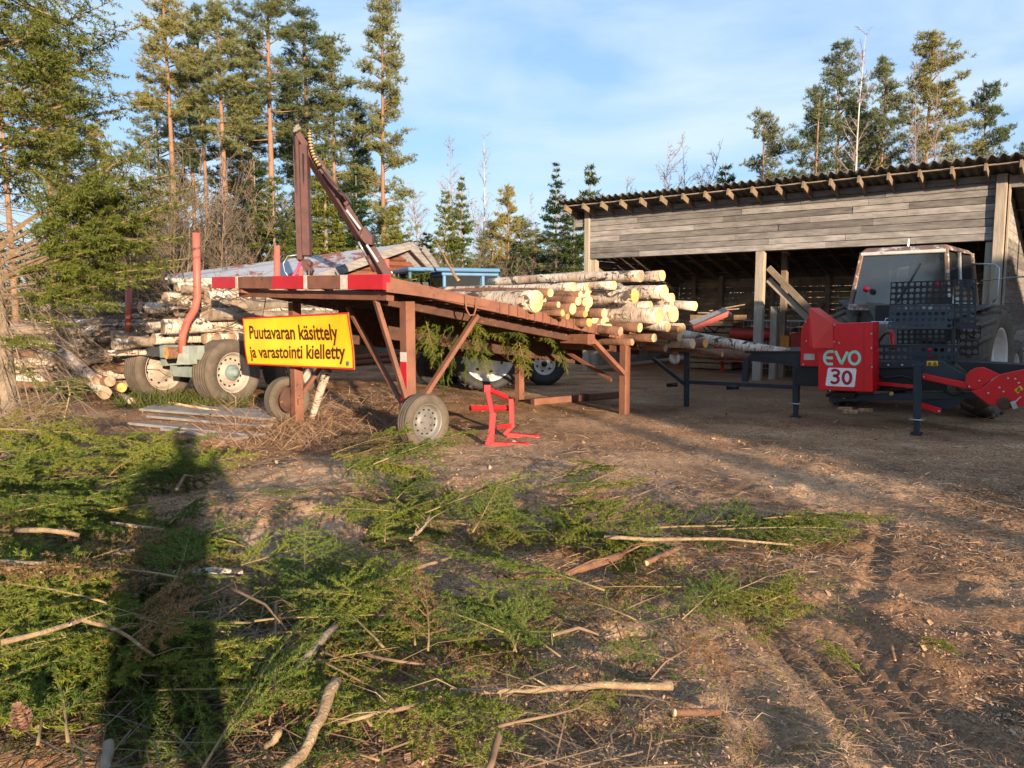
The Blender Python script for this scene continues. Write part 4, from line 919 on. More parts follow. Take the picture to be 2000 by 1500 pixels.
# ------------------------------------------------------------------ wheels
def wheel(parent, c, axis, Rt, w, rr, tyre='tyre', rim='rim', holes=10, hole_r=.0, hub=None, hubmat='hub', lugs=0, dish=.10, grooves=4, name='wheel', nuts=0):
    c, ax = V(c), V(axis).normalized()
    wh = sub(name, parent)
    mb = MB(); h = w / 2; prof = [(rr * .98, h * .72), (rr * 1.04, h * .86), ((rr + Rt) / 2, h * 1.0), (Rt * .93, h * .98), (Rt * .975, h * .86)]
    tread = []
    for k in range(grooves):
        a = h * (.80 - 1.6 * (k + .12) / grooves); b = h * (.80 - 1.6 * (k + .88) / grooves)
        tread += [(Rt * .985, a + h * .03), (Rt, a), (Rt, b), (Rt * .985, b - h * .03)]
    prof = prof + tread + [(r_, -o_) for r_, o_ in reversed(prof)]
    mb.lathe(c, ax, prof, 48)
    s = ax.cross(V((0, 0, 1))).normalized(); u = ax.cross(s)
    for k in range(lugs):
        for sd in (1, -1):
            a = 2 * math.pi * (k + (.5 if sd > 0 else 0)) / lugs; e = a + .20 
            d0 = s * math.cos(a) + u * math.sin(a); d1 = s * math.cos(e) + u * math.sin(e)
            mb.bar(c + d0 * Rt * 1.0 + ax * h * .95 * sd, c + d1 * Rt * 1.015 + ax * h * .05 * sd, Rt * .07, Rt * .09, d0)
    mb.build('tyre', tyre, wh, True)
    mb = MB()
    mb.lathe(c, ax, [(rr, -h * .7), (rr * 1.0, h * .70), (rr * 1.035, h * .80), (rr * .97, h * .80), (rr * .93, h * .66), (rr * .88, h * dish * 4), (rr * .80, h * dish * 2.2), (rr * .52, h * (dish * 2.2 + .10)), (rr * .45, h * (dish * 2 + .25)), (rr * .30, h * (dish * 2 + .28)), (.001, h * (dish * 2 + .28))], 40)
    mb.build('rim', rim, wh, True)
    mb = MB()
    hr = hole_r or rr * .07
    for k in range(holes):
        a = 2 * math.pi * (k + .3) / holes; d = s * math.cos(a) + u * math.sin(a); q = c + d * rr * .68 + ax * (h * (dish * 2.2 + .06) + .004)
        t_ = ax.cross(d); mb.prism([q + d * hr * .62 * math.cos(b) + t_ * hr * math.sin(b) for b in [j * math.pi / 5 for j in range(10)]], ax * .006)
    if holes: mb.build('vent_ring', 'black', wh)
    if hub:
        mb = MB(); mb.lathe(c, ax, [(hub, h * .1), (hub, h * (dish * 2 + .45)), (hub * .85, h * (dish * 2 + .55)), (hub * .5, h * (dish * 2 + .6)), (hub * .46, h * (dish * 2 + .95)), (.001, h * (dish * 2 + .98))], 24)
        mb.build('hub', hubmat, wh, True)
    if nuts:
        mb = MB()
        for k in range(nuts):
            a = 2 * math.pi * k / nuts; d = s * math.cos(a) + u * math.sin(a); q = c + d * rr * .36 + ax * h * (dish * 2 + .2)
            mb.bar(q, q + ax * h * .22, rr * .07, rr * .07, d)
        mb.build('wheel_nut_ring', 'rustdark', wh)
    return wh

# ------------------------------------------------------------------ log deck (rusty steel table on car wheels)
DO = V((-1.0, 8.6, 0)); DU = V((.70, .714, 0)).normalized(); DV = V((-.714, .70, 0)).normalized(); UZ = V((0, 0, 1))
def D(a, b, z): return DO + DU * a + DV * b + UZ * z
def ztopd(a): return 1.765 - .158 * a
deck = root('log_deck', 'rusty brown steel log deck with red striped end beam, standing on legs and car wheels', 'log deck', D(0, 0, 0))
deckv = MB()
mb = MB(); zb = 1.90
b_lo, b_hi = 0.0, 3.98
mb.bar(D(-.54, b_lo - .02, 1.865), D(-.54, b_hi, 1.945), .09, .155); mb.build('end_beam', 'rust', deck)
def band(px0, px1, mat, nm='painted_band', lab=None):
    mb = MB()
    def bb(px):
        lo, hi = -1, 6
        q = UP(px, 553, D(-.59, 0, 0), DU); return (q - DO).dot(DV)
    b0, b1 = sorted((bb(px0), bb(px1)))
    zz = lambda b: 1.865 + .08 * b / 3.98
    mb.bar(D(-.54, b0, zz(b0)), D(-.54, b1, zz(b1)), .096, .161)
    o = mb.build(nm, mat, deck)
    if lab: o['label'] = lab
band(414, 459, 'redband', lab='red painted band at the left tip of the end beam'); band(459.5, 464, 'whiteband')
band(531, 592, 'redband', lab='red painted band at the middle of the end beam'); band(592.5, 599, 'whiteband'); band(664, 678, 'whiteband'); band(678.5, 748, 'redband', lab='red painted band at the right tip of the end beam')
mb = MB(); mb.bar(D(-.40, .05, 1.72), D(-.40, 3.45, 1.79), .10, .10); mb.build('lower_end_beam', 'rust', deck)
for b in (.35, 1.25, 2.1, 2.95):
    mb = MB(); mb.prism([D(-.52, b, 1.83 + .02 * b), D(-.34, b, 1.83 + .02 * b), D(-.34, b, 1.76 + .02 * b), D(-.50, b, 1.80 + .02 * b)], DV * .10); mb.build('gusset', 'rust', deck)
for b, nm in ((-.03, 'near_rail'), (3.2, 'far_rail')):
    mb = MB(); mb.bar(D(-.55, b, ztopd(-.55) + .01), D(4.95, b, ztopd(4.95) + .01), .08, .13)
    mb.build('side_rail', 'rust', deck)
mb = MB()
for k in range(24):
    a = 1.15 + k * .155
    mb.bar(D(a, -.078, ztopd(a) + .085), D(a, -.078, ztopd(a) - .062), .022, .012, DV)
o = mb.build('rail_rib', 'rust', deck); o['kind'] = 'stuff'
mb = MB()
for k in range(22):
    a = -.25 + k * .245
    mb.bar(D(a, .02, ztopd(a) - .03), D(a, 3.15, ztopd(a) - .03), .235, .05)
mb.build('deck_plate', 'rustdark', deck)
for b, hh_, m_ in ((.35, .12, 'rustdark'), (1.5, .42, 'rustdark'), (2.6, .5, 'rustdark')):
    mb = MB(); mb.bar(D(-.3 if b < 1 else .6, b, ztopd(-.3 if b < 1 else .6) - .065 - hh_ / 2), D(4.6, b, ztopd(4.6) - .065 - hh_ * (.5 if b < 1 else .3)), .10, hh_); mb.build('long_beam', m_, deck)
mb = MB(); mb.prism([D(-.55, -.09, 1.86), D(-.2, -.09, 1.84), D(.9, -.09, 1.67), D(.9, -.09, 1.60), D(-.1, -.09, 1.72), D(-.55, -.09, 1.76)], DV * .016); mb.build('corner_plate', 'rust', deck)
for a, b, z0, w in ((0, .27, .25, .13), (0, 2.75, -.05, .13), (3.88, .05, -.05, .12), (3.98, 2.32, -.05, .12)):
    mb = MB(); mb.bar(D(a, b, z0), D(a, b, ztopd(a) - .10), w, w, DU); lg = mb.build('leg', 'rust', deck)
    if (a, b) == (0, .27):
        for z0_, z1_, m_ in ((.45, .50, 'whiteband'), (.50, .98, 'redband'), (.98, 1.09, 'whiteband')):
            mb = MB(); c = D(a, b, 0) - DU * .0675; mb.bar(c + UZ * z0_, c + UZ * z1_, .112, .004, DU); mb.build('painted_band', m_, lg)
def dbar(p, q, w, h, nm='brace', m='rust'):
    mb = MB(); mb.bar(p, q, w, h); mb.build(nm, m, deck)
dbar(D(-.02, .22, .40), D(-.42, .30, 1.70), .07, .05); dbar(D(.08, .24, .42), D(1.0, .18, 1.50), .07, .05); dbar(D(.08, 2.75, .42), D(1.0, 2.7, 1.50), .07, .05)
dbar(D(.05, .34, .36), D(.02, 1.5, 1.6), .05, .05); dbar(D(3.82, .04, .62), D(3.02, .02, 1.16), .10, .06); dbar(D(3.92, 2.32, .62), D(3.0, 2.3, 1.16), .08, .05)
dbar(D(3.9, .2, .98), D(3.95, 2.3, .98), .09, .09, 'cross_beam'); dbar(D(3.9, .3, .5), D(3.95, 1.5, 1.0), .05, .05)
dbar(D(.0, .08, .31), D(.0, .40, .31), .08, .08, 'axle_stub'); dbar(D(.0, 2.65, .31), D(.0, 2.98, .31), .08, .08, 'axle_stub'); dbar(D(2.95, -.05, 1.16), D(2.95, .45, 1.16), .16, .14, 'bracket'); dbar(D(4.0, -.10, 1.08), D(5.05, -.10, .90), .06, .12, 'end_rail')
for a in (.55, 3.95):
    mb = MB(); z = ztopd(a)
    mb.tube([D(a, -.10, z + .06), D(a + .01, -.11, z - .10), D(a + .05, -.12, z - .17), D(a + .12, -.12, z - .17), D(a + .16, -.11, z - .10), D(a + .17, -.10, z + .03)], .011, 7); mb.build('tie_hook', 'rust', deck, True)
fa = -DU * .0 - DV            # the near wheel faces out along -DV
wheel(deck, D(0, .0, .315), -DV, .315, .20, .205, rim='rimgrey', holes=12, nuts=5)
wheel(deck, D(0, 3.02, .315), DV, .315, .20, .20, rim='rustdark', holes=0, nuts=5)
mb = MB(); c = D(0, 2.90, .315); mb.lathe(c, -DV, [(.19, 0), (.17, .03), (.06, .05), (.055, .10), (.001, .10)], 24); mb.build('brake_drum', 'rustdark', deck, True)
# the sign that hangs from the end of the deck
SO = D(-.17, 2.6, 0)
def sg(px, py, off=0): return UP(px, py, SO - DU * off, DU)
sign = root('warning_sign', 'dented yellow board with red rim and black lettering, hung under the striped deck beam', 'sign', sg(577, 720))
def warp(u, v): return .018 * math.sin(u * 7) * (v - .3) + .012 * math.sin(u * 3 + v * 5)
c00, c10, c01, c11 = sg(484, 712), sg(692, 722), sg(472, 621), sg(683, 610)
def sp(u, v, off=0):
    p = (c00 * (1 - u) + c10 * u) * (1 - v) + (c01 * (1 - u) + c11 * u) * v
    return p - DU * (warp(u, v) + off)
def grid_patch(u0, u1, v0, v1, nu, nv, off, mb):
    vs = [sp(u0 + (u1 - u0) * i / nu, v0 + (v1 - v0) * j / nv, off) for j in range(nv + 1) for i in range(nu + 1)]
    return mb.add(vs, [(j * (nu + 1) + i, j * (nu + 1) + i + 1, (j + 1) * (nu + 1) + i + 1, (j + 1) * (nu + 1) + i) for j in range(nv) for i in range(nu)])
mb = MB(); grid_patch(0, 1, 0, 1, 30, 10, 0, mb); back = MB(); grid_patch(0, 1, 0, 1, 30, 10, -.012, back)
pn = mb.build('panel', 'signyel', sign, True); back.build('back_plate', 'steel', sign, True)
mb = MB()
for q in ((0, 1, 0, .030), (0, 1, .970, 1), (0, .010, .030, .970), (.990, 1, .030, .970)): grid_patch(*q, 30 if q[1] - q[0] > .5 else 1, 1 if q[1] - q[0] > .5 else 10, .004, mb)
mb.build('red_rim', 'signred', sign)
def text_obj(txt, pts, name, mat, parent, bold=.0):
    """pts: function of (u, v) in 0..1 over the text's own box"""
    cu = bpy.data.curves.new(name, 'FONT'); cu.body = txt; cu.size = 1; cu.offset = bold; cu.resolution_u = 3
    t = bpy.data.objects.new(name, cu); COL.objects.link(t)
    bpy.context.view_layer.update()
    me = bpy.data.meshes.new_from_object(t.evaluated_get(bpy.context.evaluated_depsgraph_get()))
    bpy.data.objects.remove(t)
    co = np.array([v.co[:] for v in me.vertices]); lo, hi = co.min(0), co.max(0)
    o = org(parent)
    for v, c in zip(me.vertices, co):
        p = pts((c[0] - lo[0]) / (hi[0] - lo[0]), c[1]); v.co = p - o
    me.materials.append(MT[mat]); ob = bpy.data.objects.new(name, me); COL.objects.link(ob); ob.parent = parent; return ob
def sign_uv(px, py):                                   # pixel to (u, v) on the sign by a few Newton steps
    u, v = (px - 478) / 212, (717 - py) / 100
    tgt = sg(px, py)
    for _ in range(12):
        p = (c00 * (1 - u) + c10 * u) * (1 - v) + (c01 * (1 - u) + c11 * u) * v
        du = (c10 - c00) * (1 - v) + (c11 - c01) * v; dv = (c01 - c00) * (1 - u) + (c11 - c10) * u
        e = tgt - p; u += e.dot(du) / du.dot(du) * .8; v += e.dot(dv) / dv.dot(dv) * .8
    return u, v
def line_text(txt, L, Rr, name):
    """L, Rr: pixels of baseline start and end, cap height in px at both ends"""
    (x0, y0, h0), (x1, y1, h1) = L, Rr
    ua, va = sign_uv(x0, y0); ub, vb = sign_uv(x1, y1); ta = sign_uv(x0, y0 - h0)[1] - va; tb = sign_uv(x1, y1 - h1)[1] - vb
    def f(u, y):
        y = y / .73
        return sp(ua + (ub - ua) * u, va + (vb - va) * u + (ta + (tb - ta) * u) * y, .006)
    text_obj(txt, f, name, 'signink', sign, .022)
line_text('Puutavaran käsittely', (489, 661, 26), (661, 664, 33), 'upper_lettering')
line_text('ja varastointi kielletty', (491, 698, 23), (675, 701, 31), 'lower_lettering')
u, v = sign_uv(679, 710); mb = MB()
mb.add([sp(u + .014 * math.cos(a), v + .05 * math.sin(a), .006) for a in [k * math.pi / 10 for k in range(20)]], [tuple(range(20))]); st = mb.build('maker_sticker', 'tgreen', sign)
mb = MB(); mb.bar(sp(u - .008, v - .03, .008), sp(u + .008, v + .03, .008), .008, .002, DU); mb.bar(sp(u - .008, v + .02, .009), sp(u + .008, v - .02, .009), .006, .002, DU); mb.build('sticker_print', 'signink', st)
for px in (513, 655):
    mb = MB(); p = sg(px, 617); mb.tube([p, p + UZ * .12 + DU * .03, p + UZ * .26 + DU * .06], .006, 6); mb.build('hanging_wire', 'rustdark', sign)

# ------------------------------------------------------------------ logs
def log(p, q, r0, r1, kind, label, group=None, seed=0, name=None, catg='log', bend=.02):
    rng = random.Random(seed * 7 + 3); bend = rng.uniform(.004, .022); p, q = V(p), V(q); d = q - p; L = d.length
    n, k = 14, max(8, int(L / .22))
    bark, end = dict(birch=('birch', 'end'), rough=('birchrough', 'end'), spruce=('sprucebark', 'end'), old=('greybark', 'endold'), birchold=('birch', 'endold'), spruceold=('sprucebark', 'endold'), orange=('birchrough', 'endorange'), sporange=('sprucebark', 'endorange'))[kind]
    mb = MB(); ph1, ph2 = rng.uniform(0, 6), rng.uniform(0, 6); pts, rad = [], []
    for i in range(k + 1):
        t = i / k; pts.append(V((L * t, bend * L * math.sin(math.pi * t) * math.cos(ph1), bend * L * math.sin(math.pi * t) * math.sin(ph1))))
        rad.append((r0 + (r1 - r0) * t) * (1 + .04 * math.sin(ph2 + t * L * 4) + (.06 * math.exp(-((t - .35) * L / .08) ** 2))))
    # slightly slanted sawn ends
    mb.tube(pts, rad, n, True, .055, rng, endmat=1)
    for e, s in ((0, 1), (k, 1)):
        for j in range(n):
            x, y, z = mb.v[e * n + j]; mb.v[e * n + j] = (x + (y - pts[e].y) * rng.choice([.12, .2]) * .5, y, z)
    for _ in range(rng.randrange(2, 6)):                     # knots and branch stubs
        j = rng.randrange(1, k); a = rng.uniform(0, 6.28); d_ = V((.35, math.cos(a), math.sin(a))).normalized(); c_ = pts[j]
        mb.tube([c_ + d_ * rad[j] * .8, c_ + d_ * (rad[j] * 1.12 + rng.uniform(.0, .03))], [rad[j] * .24, rad[j] * .14], 6)
    o = mb.build(name or {'b': 'birch_log', 'r': 'birch_log', 'o': 'birch_log', 's': 'spruce_log'}[kind[0]], [bark, end], None, True, local=True)
    for pg in o.data.polygons:
        if pg.material_index == 1: pg.use_smooth = False
    o.location = p
    dd = d.normalized(); y = UZ.cross(dd).normalized(); z = dd.cross(y); roll = Matrix.Rotation(rng.uniform(0, 6.28), 3, dd)
    M = Matrix((dd, roll @ y, roll @ z)).transposed(); o.rotation_euler = M.to_euler()
    return tag(o, label, catg, group)
def dlog(px, py, a, rpx, kind, L, label, seed, dz=0, da=0, taper=.8, group='logs on the deck'):
    k0 = ray(px, py); k = k0.x / k0.y
    # b so that the end stands on this ray: X = k Y
    X0 = DO.x + DU.x * a; Y0 = DO.y + DU.y * a
    b = (X0 - k * Y0) / (k * DV.y - DV.x)
    Y = Y0 + DV.y * b; z = EYE.z + k0.z / k0.y * Y
    r = rpx / 1500 * Y
    p = D(a, b, z); q = D(a + da, b + L, z + dz)
    return log(p, q, r, r * taper, kind, label, group, seed)
DL = [
 (1048, 588, 1.65, 21, 'rough', 3.0, 'biggest birch butt with a bright round sawn end, nearest the high end of the deck', .0, 0, .75),
 (1091, 595, 1.95, 6, 'spruce', 2.8, 'thin log whose half round end peeps over the spruce log beside the biggest butt', 0, 0, .8),
 (1099, 611, 2.05, 6.5, 'sporange', 2.9, 'thin reddish spruce log just under and right of the biggest butt', 0, 0, .8),
 (1109, 618, 2.15, 5.5, 'sporange', 2.6, 'slanting thin log tip below the cluster of small bright ends', .0, .1, .8),
 (1119, 603, 2.3, 10.5, 'spruce', 2.8, 'round bright end at the left of the cluster of small ends', 0, 0, .8),
 (1130, 588, 2.45, 9, 'spruce', 2.8, 'long oval bright end at the middle of the cluster of small ends', 0, 0, .8),
 (1134, 575, 2.55, 6, 'spruce', 2.6, 'topmost small bright end of the cluster', 0, 0, .8),
 (1143, 590, 2.6, 8.5, 'spruce', 2.7, 'upright oval end at the upper right of the cluster of small ends', 0, 0, .8),
 (1147, 603, 2.62, 6, 'spruce', 2.7, 'flat split end at the right of the cluster of small ends', 0, 0, .8),
 (1143, 613, 2.55, 6.5, 'sporange', 2.7, 'small orange end at the lower right of the cluster', 0, 0, .8),
 (1151, 630, 2.62, 8.5, 'sporange', 2.9, 'spruce log with a half lit orange end below the cluster of small ends', 0, 0, .85),
 (1212, 647, 3.1, 9, 'spruceold', 2.9, 'dark spruce log with a dull brown end low on the deck', 0, .05, .9),  # greyish cut end: its shade is put into the wood colour
 (1288, 616, 3.75, 17, 'birch', 3.0, 'thick white birch log with black patches in the middle of the pile, end facing right', 0, .04, .85),
 (1316, 613, 4.1, 16, 'birch', 2.9, 'birch log with a large bright oval end right of the thick white one', 0, .0, .85),
 (1304, 638, 3.95, 10.5, 'rough', 2.9, 'brown barked log with a round bright end under the thick white birch', 0, .03, .85),
 (1333, 643, 4.3, 12, 'birch', 2.9, 'birch log with a bright squarish end low at the right of the pile', 0, 0, .85),
 (1327, 645, 4.15, 8, 'sporange', 2.8, 'small reddish end wedged beside the bright squarish end', 0, 0, .85),
 (1278, 660, 3.7, 8, 'spruce', 2.9, 'left of the two slim reddish spruce logs under the pile', 0, .03, .9),
 (1327, 658, 4.1, 8.5, 'spruce', 2.9, 'right of the two slim reddish spruce logs under the pile', 0, .03, .9),
 (1353, 671, 4.45, 9.5, 'birch', 1.5, 'short white birch piece lying low at the right end of the pile', 0, .02, .9),
 (1378, 670, 4.75, 9, 'sporange', 2.6, 'dark log with a slanted orange end low beyond the right end of the pile', 0, .03, .9),
 (1411, 692, 4.85, 5, 'sporange', 2.8, 'thin brown log sticking out lowest to the right', 0, .02, .9),
 (1240, 578, 3.5, 14.5, 'orange', 3.0, 'rough black barked birch log with an orange split end, upper middle', 0, .03, .85),
 (1299, 570, 4.15, 14, 'birch', 2.8, 'birch log with an orange and pale end behind the black barked one', 0, .03, .85),
 (1313, 581, 4.3, 9, 'birch', 2.7, 'small birch end right behind the orange and pale end', 0, .0, .85),
 (1312, 594, 4.3, 7, 'rough', 2.7, 'ragged broken end between the birch ends at the right', 0, .0, .85),
 (1358, 598, 4.75, 9, 'birch', 2.4, 'white birch log sticking out far to the right at half height', 0, .02, .9),
 (1252, 539, 3.75, 11, 'birchold', 3.1, 'topmost birch log with a grey end, lying across the pile', 0, -.02, .8),
 (1294, 538, 4.25, 10, 'birch', 3.0, 'topmost birch log with a bright yellow end behind the grey ended one', 0, -.02, .85),
 (1200, 557, 3.4, 9, 'birch', 3.0, 'pale birch log in the upper layer, its end hidden under the topmost logs', 0, .0, .8),
 (1120, 560, 2.7, 9, 'birch', 2.8, 'sunlit white birch log behind the biggest butt', 0, .0, .8),
 (1075, 572, 2.1, 8, 'spruce', 2.6, 'brown spruce log behind and above the biggest butt', 0, .0, .8),
 (1150, 590, 2.95, 12, 'birch', 2.8, 'birch log behind the cluster of small ends', 0, .0, .8),
 (1190, 640, 3.2, 8, 'rough', 2.8, 'dark log under the thick white birch, above the dull ended spruce', 0, .0, .8),
 (1250, 640, 3.6, 9, 'spruce', 2.8, 'shaded spruce log below the brown barked log', 0, .0, .8),
 (1235, 668, 3.5, 7, 'spruceold', 2.8, 'lowest shaded log at the bottom of the pile', 0, .02, .9),
 (1300, 680, 4.2, 7, 'spruceold', 2.8, 'low shaded log between the deck rail and the short white birch', 0, .02, .9),
 (1270, 598, 3.8, 10, 'birch', 2.8, 'birch log between the thick white one and the orange ended one', 0, .0, .8),
 (1180, 612, 3.05, 10, 'spruce', 2.8, 'spruce log in the shade left under the thick white birch', 0, .0, .8)]
for i, (px, py, a, rp, kind, L, lab, da, dz, tp) in enumerate(DL): dlog(px, py, a, rp, kind, L, lab, i, dz, da, tp)
frng = random.Random(12)
for i in range(20):                                       # logs inside the pile of which only strips show
    a = frng.uniform(1.9, 4.5); lay_ = frng.random(); z = ztopd(a) + .12 + lay_ * min(.75, .12 + .22 * (a - 1.5)); b = frng.uniform(.15, .35)
    r = frng.uniform(.06, .10)
    log(D(a, b, z), D(a, b + 2.7, z + frng.uniform(-.03, .03)), r, r * .8, frng.choice(['birch', 'spruce', 'rough']), 'log in the core of the pile on the deck, only strips of its bark showing', 'logs in the core of the deck pile', 200 + i)
log(P(1540, 690, 11.3), P(1325, 652, 12.6), .075, .085, 'birch', 'long white birch log sliding from the pile onto the feed table of the red machine', None, 60)
log(P(1140, 536, 12.0), P(1005, 545, 13.2), .05, .03, 'sporange', 'thin reddish branch lying slanting on top of the birch logs', None, 61, name='thin_log')
# the rest of the ripped bark and sprays on the deck's high end
rng = np.random.default_rng(14)
for k, (a, b, rz, lab) in enumerate(((.6, 1.2, 2.2, 'left of the brownish sprays lying on the high end of the deck'), (1.0, 1.6, 2.6, 'middle of the brownish sprays lying on the high end of the deck'), (1.3, 1.0, 2.0, 'right of the brownish sprays lying on the high end of the deck'), (.9, 2.2, 1.0, 'rear spray on the high end of the deck, under the blue roof'), (.5, 2.0, .2, 'rear left spray on the high end of the deck'))):
    p = D(a, b, ztopd(a) + .08); lay(k % 3, p.x, p.y, rz, lab, None, 0, -.1, .2, 1.0, z=p.z)
# boughs that hang below the deck
hang = [(845, 640, 9.9, 1.3), (870, 690, 10.1, 1.2), (905, 640, 10.2, 1.1), (835, 700, 10.3, 1.4), (890, 730, 10.5, 1.35), (930, 700, 10.7, 1.2), (940, 655, 10.4, 1.0), (1000, 665, 10.9, 1.2), (1010, 700, 11.2, 1.3), (1060, 650, 11.0, 1.1), (1040, 690, 11.4, 1.3), (1120, 620, 11.0, 1.3), (1135, 680, 11.3, 1.4), (1100, 640, 11.0, 1.2), (1080, 700, 11.5, 1.2), (960, 620, 10.5, 1.0), (865, 610, 10.0, .9), (1070, 610, 10.9, .7), (880, 660, 9.9, 1.4), (915, 720, 10.4, 1.5), (860, 730, 10.0, 1.5), (985, 690, 10.8, 1.4), (1025, 650, 10.9, 1.3), (830, 665, 9.6, 1.4), (1090, 670, 11.2, 1.5), (950, 690, 10.6, 1.4), (880, 640, 9.7, .7), (900, 665, 10.0, .8), (860, 655, 9.9, .6), (925, 650, 10.2, .7), (890, 700, 10.2, .8), (1000, 640, 10.6, .6), (1035, 665, 10.9, .7), (1110, 650, 11.1, .8), (845, 690, 9.8, .7), (975, 660, 10.5, .6)]
for k, (px, py, Y, pit) in enumerate(hang):
    p = P(px, py - 45, Y); lay(k % 3, p.x, p.y, rnd.uniform(-.9, .6) + (3.1 if k % 3 == 1 else 0), 'spruce bough hanging down in the shade under the log deck', 'boughs hanging under the deck', 0, pit, rnd.uniform(-1, 1), .7, z=p.z)
# things near the deck
log(G(608, 820), P(640, 722, 10.4), .045, .06, 'birchold', 'birch stick leaning against the low edge of the yellow sign', None, 70, name='leaning_stick', catg='stick')
mb = MB(); p, q = G(1040, 792), G(1215, 776); mb.bar(p + UZ * .06, q + UZ * .06, .10, .11); o = root('steel_beam', 'rusty square beam lying on the ground between the right hand legs of the deck', 'beam', p); mb.build('beam_body', 'rust', o)
mb = MB(); m_ = p.lerp(q, .55) + UZ * .06; mb.bar(m_ - (q - p).normalized() * .08, m_ + (q - p).normalized() * .08, .108, .118); mb.build('dark_sleeve', 'rustdark', o)

# red hitch frame standing on the ground
hf = root('hitch_frame', 'bright red tubular three point hitch frame standing alone on the ground before the deck', 'hitch frame', G(960, 875))
def hb(a, b, w, h, nm, Y=None): mb = MB(); mb.bar(a, b, w, h, V((1, 0, .2))); return mb.build(nm, 'rednew', hf)
Yf, Yb = 8.70, 9.35
A = P(958, 870, Yf); B = P(963, 805, Yf); Ct = P(952, 760, Yf + .1); Dt = P(998, 782, Yb); Bb = P(993, 848, Yb); B2 = P(1000, 835, Yb)
hb(A, B, .07, .07, 'near_upright'); hb(P(962, 812, Yf), Ct, .07, .05, 'near_upper_arm'); hb(Ct, P(990, 776, Yb), .05, .04, 'top_link_plate'); hb(Dt + UZ * .02, B2, .06, .06, 'far_upright')
hb(P(990, 850, Yb), P(1050, 856, Yb), .075, .075, 'far_foot'); hb(P(952, 868, Yf), P(1030, 872, Yf), .075, .075, 'near_foot'); hb(P(917, 797, 9.5), P(1005, 797, 9.4), .05, .05, 'cross_tube'); hb(P(975, 834, 9.0), P(998, 832, Yb), .05, .05, 'lower_tube')
hb(P(985, 848, Yb), P(1003, 828, Yb), .09, .05, 'far_gusset'); hb(P(952, 868, Yf), P(962, 842, Yf), .09, .06, 'near_gusset'); hb(Ct - UZ * .03, Ct + UZ * .05, .08, .08, 'pin_boss')
for px, py, Y in ((1049, 856, Yb), (1029, 872, Yf)):
    mb = MB(); c = P(px, py, Y); mb.lathe(c, (1, .1, 0), [(.001, -.02), (.055, -.02), (.055, .02), (.001, .02)], 14); mb.build('end_flange', 'rednew', hf)

# plank pile in front of the trailer
pk = random.Random(2)
for k, (a, b, y, lab) in enumerate((((300, 818), (520, 838), .02, 'front grey plank of the low pile before the trailer wheels'), ((265, 832), (505, 856), .02, 'nearest grey plank, split along its edge, in the low pile'), ((285, 806), (540, 826), .05, 'dark broad plank on top of the low pile'), ((300, 797), (530, 812), .02, 'rear dark plank of the low pile'), ((330, 842), (470, 862), .015, 'short grey board end sticking out of the front of the low pile'))):
    p, q = G(*a) + UZ * (y + .02), G(*b) + UZ * (y + .02); mb = MB(); mb.bar(p, q, .24, .035, V((0, pk.uniform(-.1, .1), 1)))
    o = mb.build('plank', 'plankg', None); c = (p + q) / 2; o.data.transform(Matrix.Translation(-c)); o.location = c; tag(o, lab, 'plank', 'planks in the low pile')
stick([gp(298, 782, .07), gp(440, 806, .07)], .022, 'split yellow batten lying along the back of the plank pile', 'end', seed=50, taper=.8, name='batten', cat_='batten')
stick([gp(240, 825, .05), gp(310, 865, .05)], .02, 'pale broken branch pointing at the nearest grey plank', seed=51)

# ------------------------------------------------------------------ timber trailer with loader crane
TT = V((.5, .866, 0)); TN = V((.866, -.5, 0)); TO = G(455, 790)
def T(t, n, z): return TO + TT * t + TN * n + UZ * z
tr = root('timber_trailer', 'grey green timber trailer with bent red stakes, big dusty wheels and a brown loader crane', 'timber trailer', TO)
wheel(tr, T(0, -.12, .53), TN, .55, .42, .33, rim='rimcream', holes=14, hub=.13, dish=.12, grooves=6)
wheel(tr, T(1.45, -.12, .53), TN, .55, .42, .33, rim='rimcream', holes=14, hub=.13, dish=.12, grooves=6)
for t in (-.1, 1.45): wheel(tr, T(t, -1.75, .53), TN, .55, .40, .36, rim='rimcream', holes=10, dish=.02, grooves=6)
def tbar(p, q, w, h, nm, m='tgreen', rad=0):
    mb = MB(); mb.bar(p, q, w, h, V((0, 0, 1))); return mb.build(nm, m, tr)
tbar(T(-.48, -1.75, .88), T(-.48, -.55, .88), .12, .20, 'rear_bolster', 'tdark'); tbar(T(-.49, -1.05, .88), T(-.49, -.12, .88), .14, .22, 'bolster_end', 'tgreen'); tbar(T(-.50, -.85, .56), T(-.50, -.15, .56), .05, .17, 'bumper', 'tgreen')
for t in (2.2, 4.2): tbar(T(t, -1.9, .92), T(t, .1, .92), .12, .16, 'bolster', 'tgreen')
for n in (-1.2, -.6): tbar(T(-.4, n, .72), T(6.6, n, .72), .12, .20, 'frame_rail', 'tgreen')
def stake(pts, nm='stake', r=.058):
    mb = MB(); mb.tube(pts, r, 12); return mb.build(nm, 'stake', tr, True)
sk = P(355, 690, 12.1)
stake([sk, P(357, 655, 12.1), P(366, 628, 12.08), P(381, 603, 12.05), P(386, 580, 12.05), P(385, 555, 12.05), P(383, 455, 12.05)])
mb = MB(); mb.prism([P(344, 712, 12.05), P(370, 712, 12.05), P(369, 676, 12.05), P(352, 676, 12.05)], TT * .14); mb.build('stake_socket', 'tgreen', tr)
stake([P(538, 640, 14.4), P(541, 600, 14.4), P(541, 480, 14.4)]); stake([P(755, 600, 17.6), P(755, 506, 17.6)], r=.065)
stake([P(250, 660, 13.0), P(252, 540, 13.0)], r=.05); stake([P(587, 600, 16), P(587, 524, 16)], r=.05)
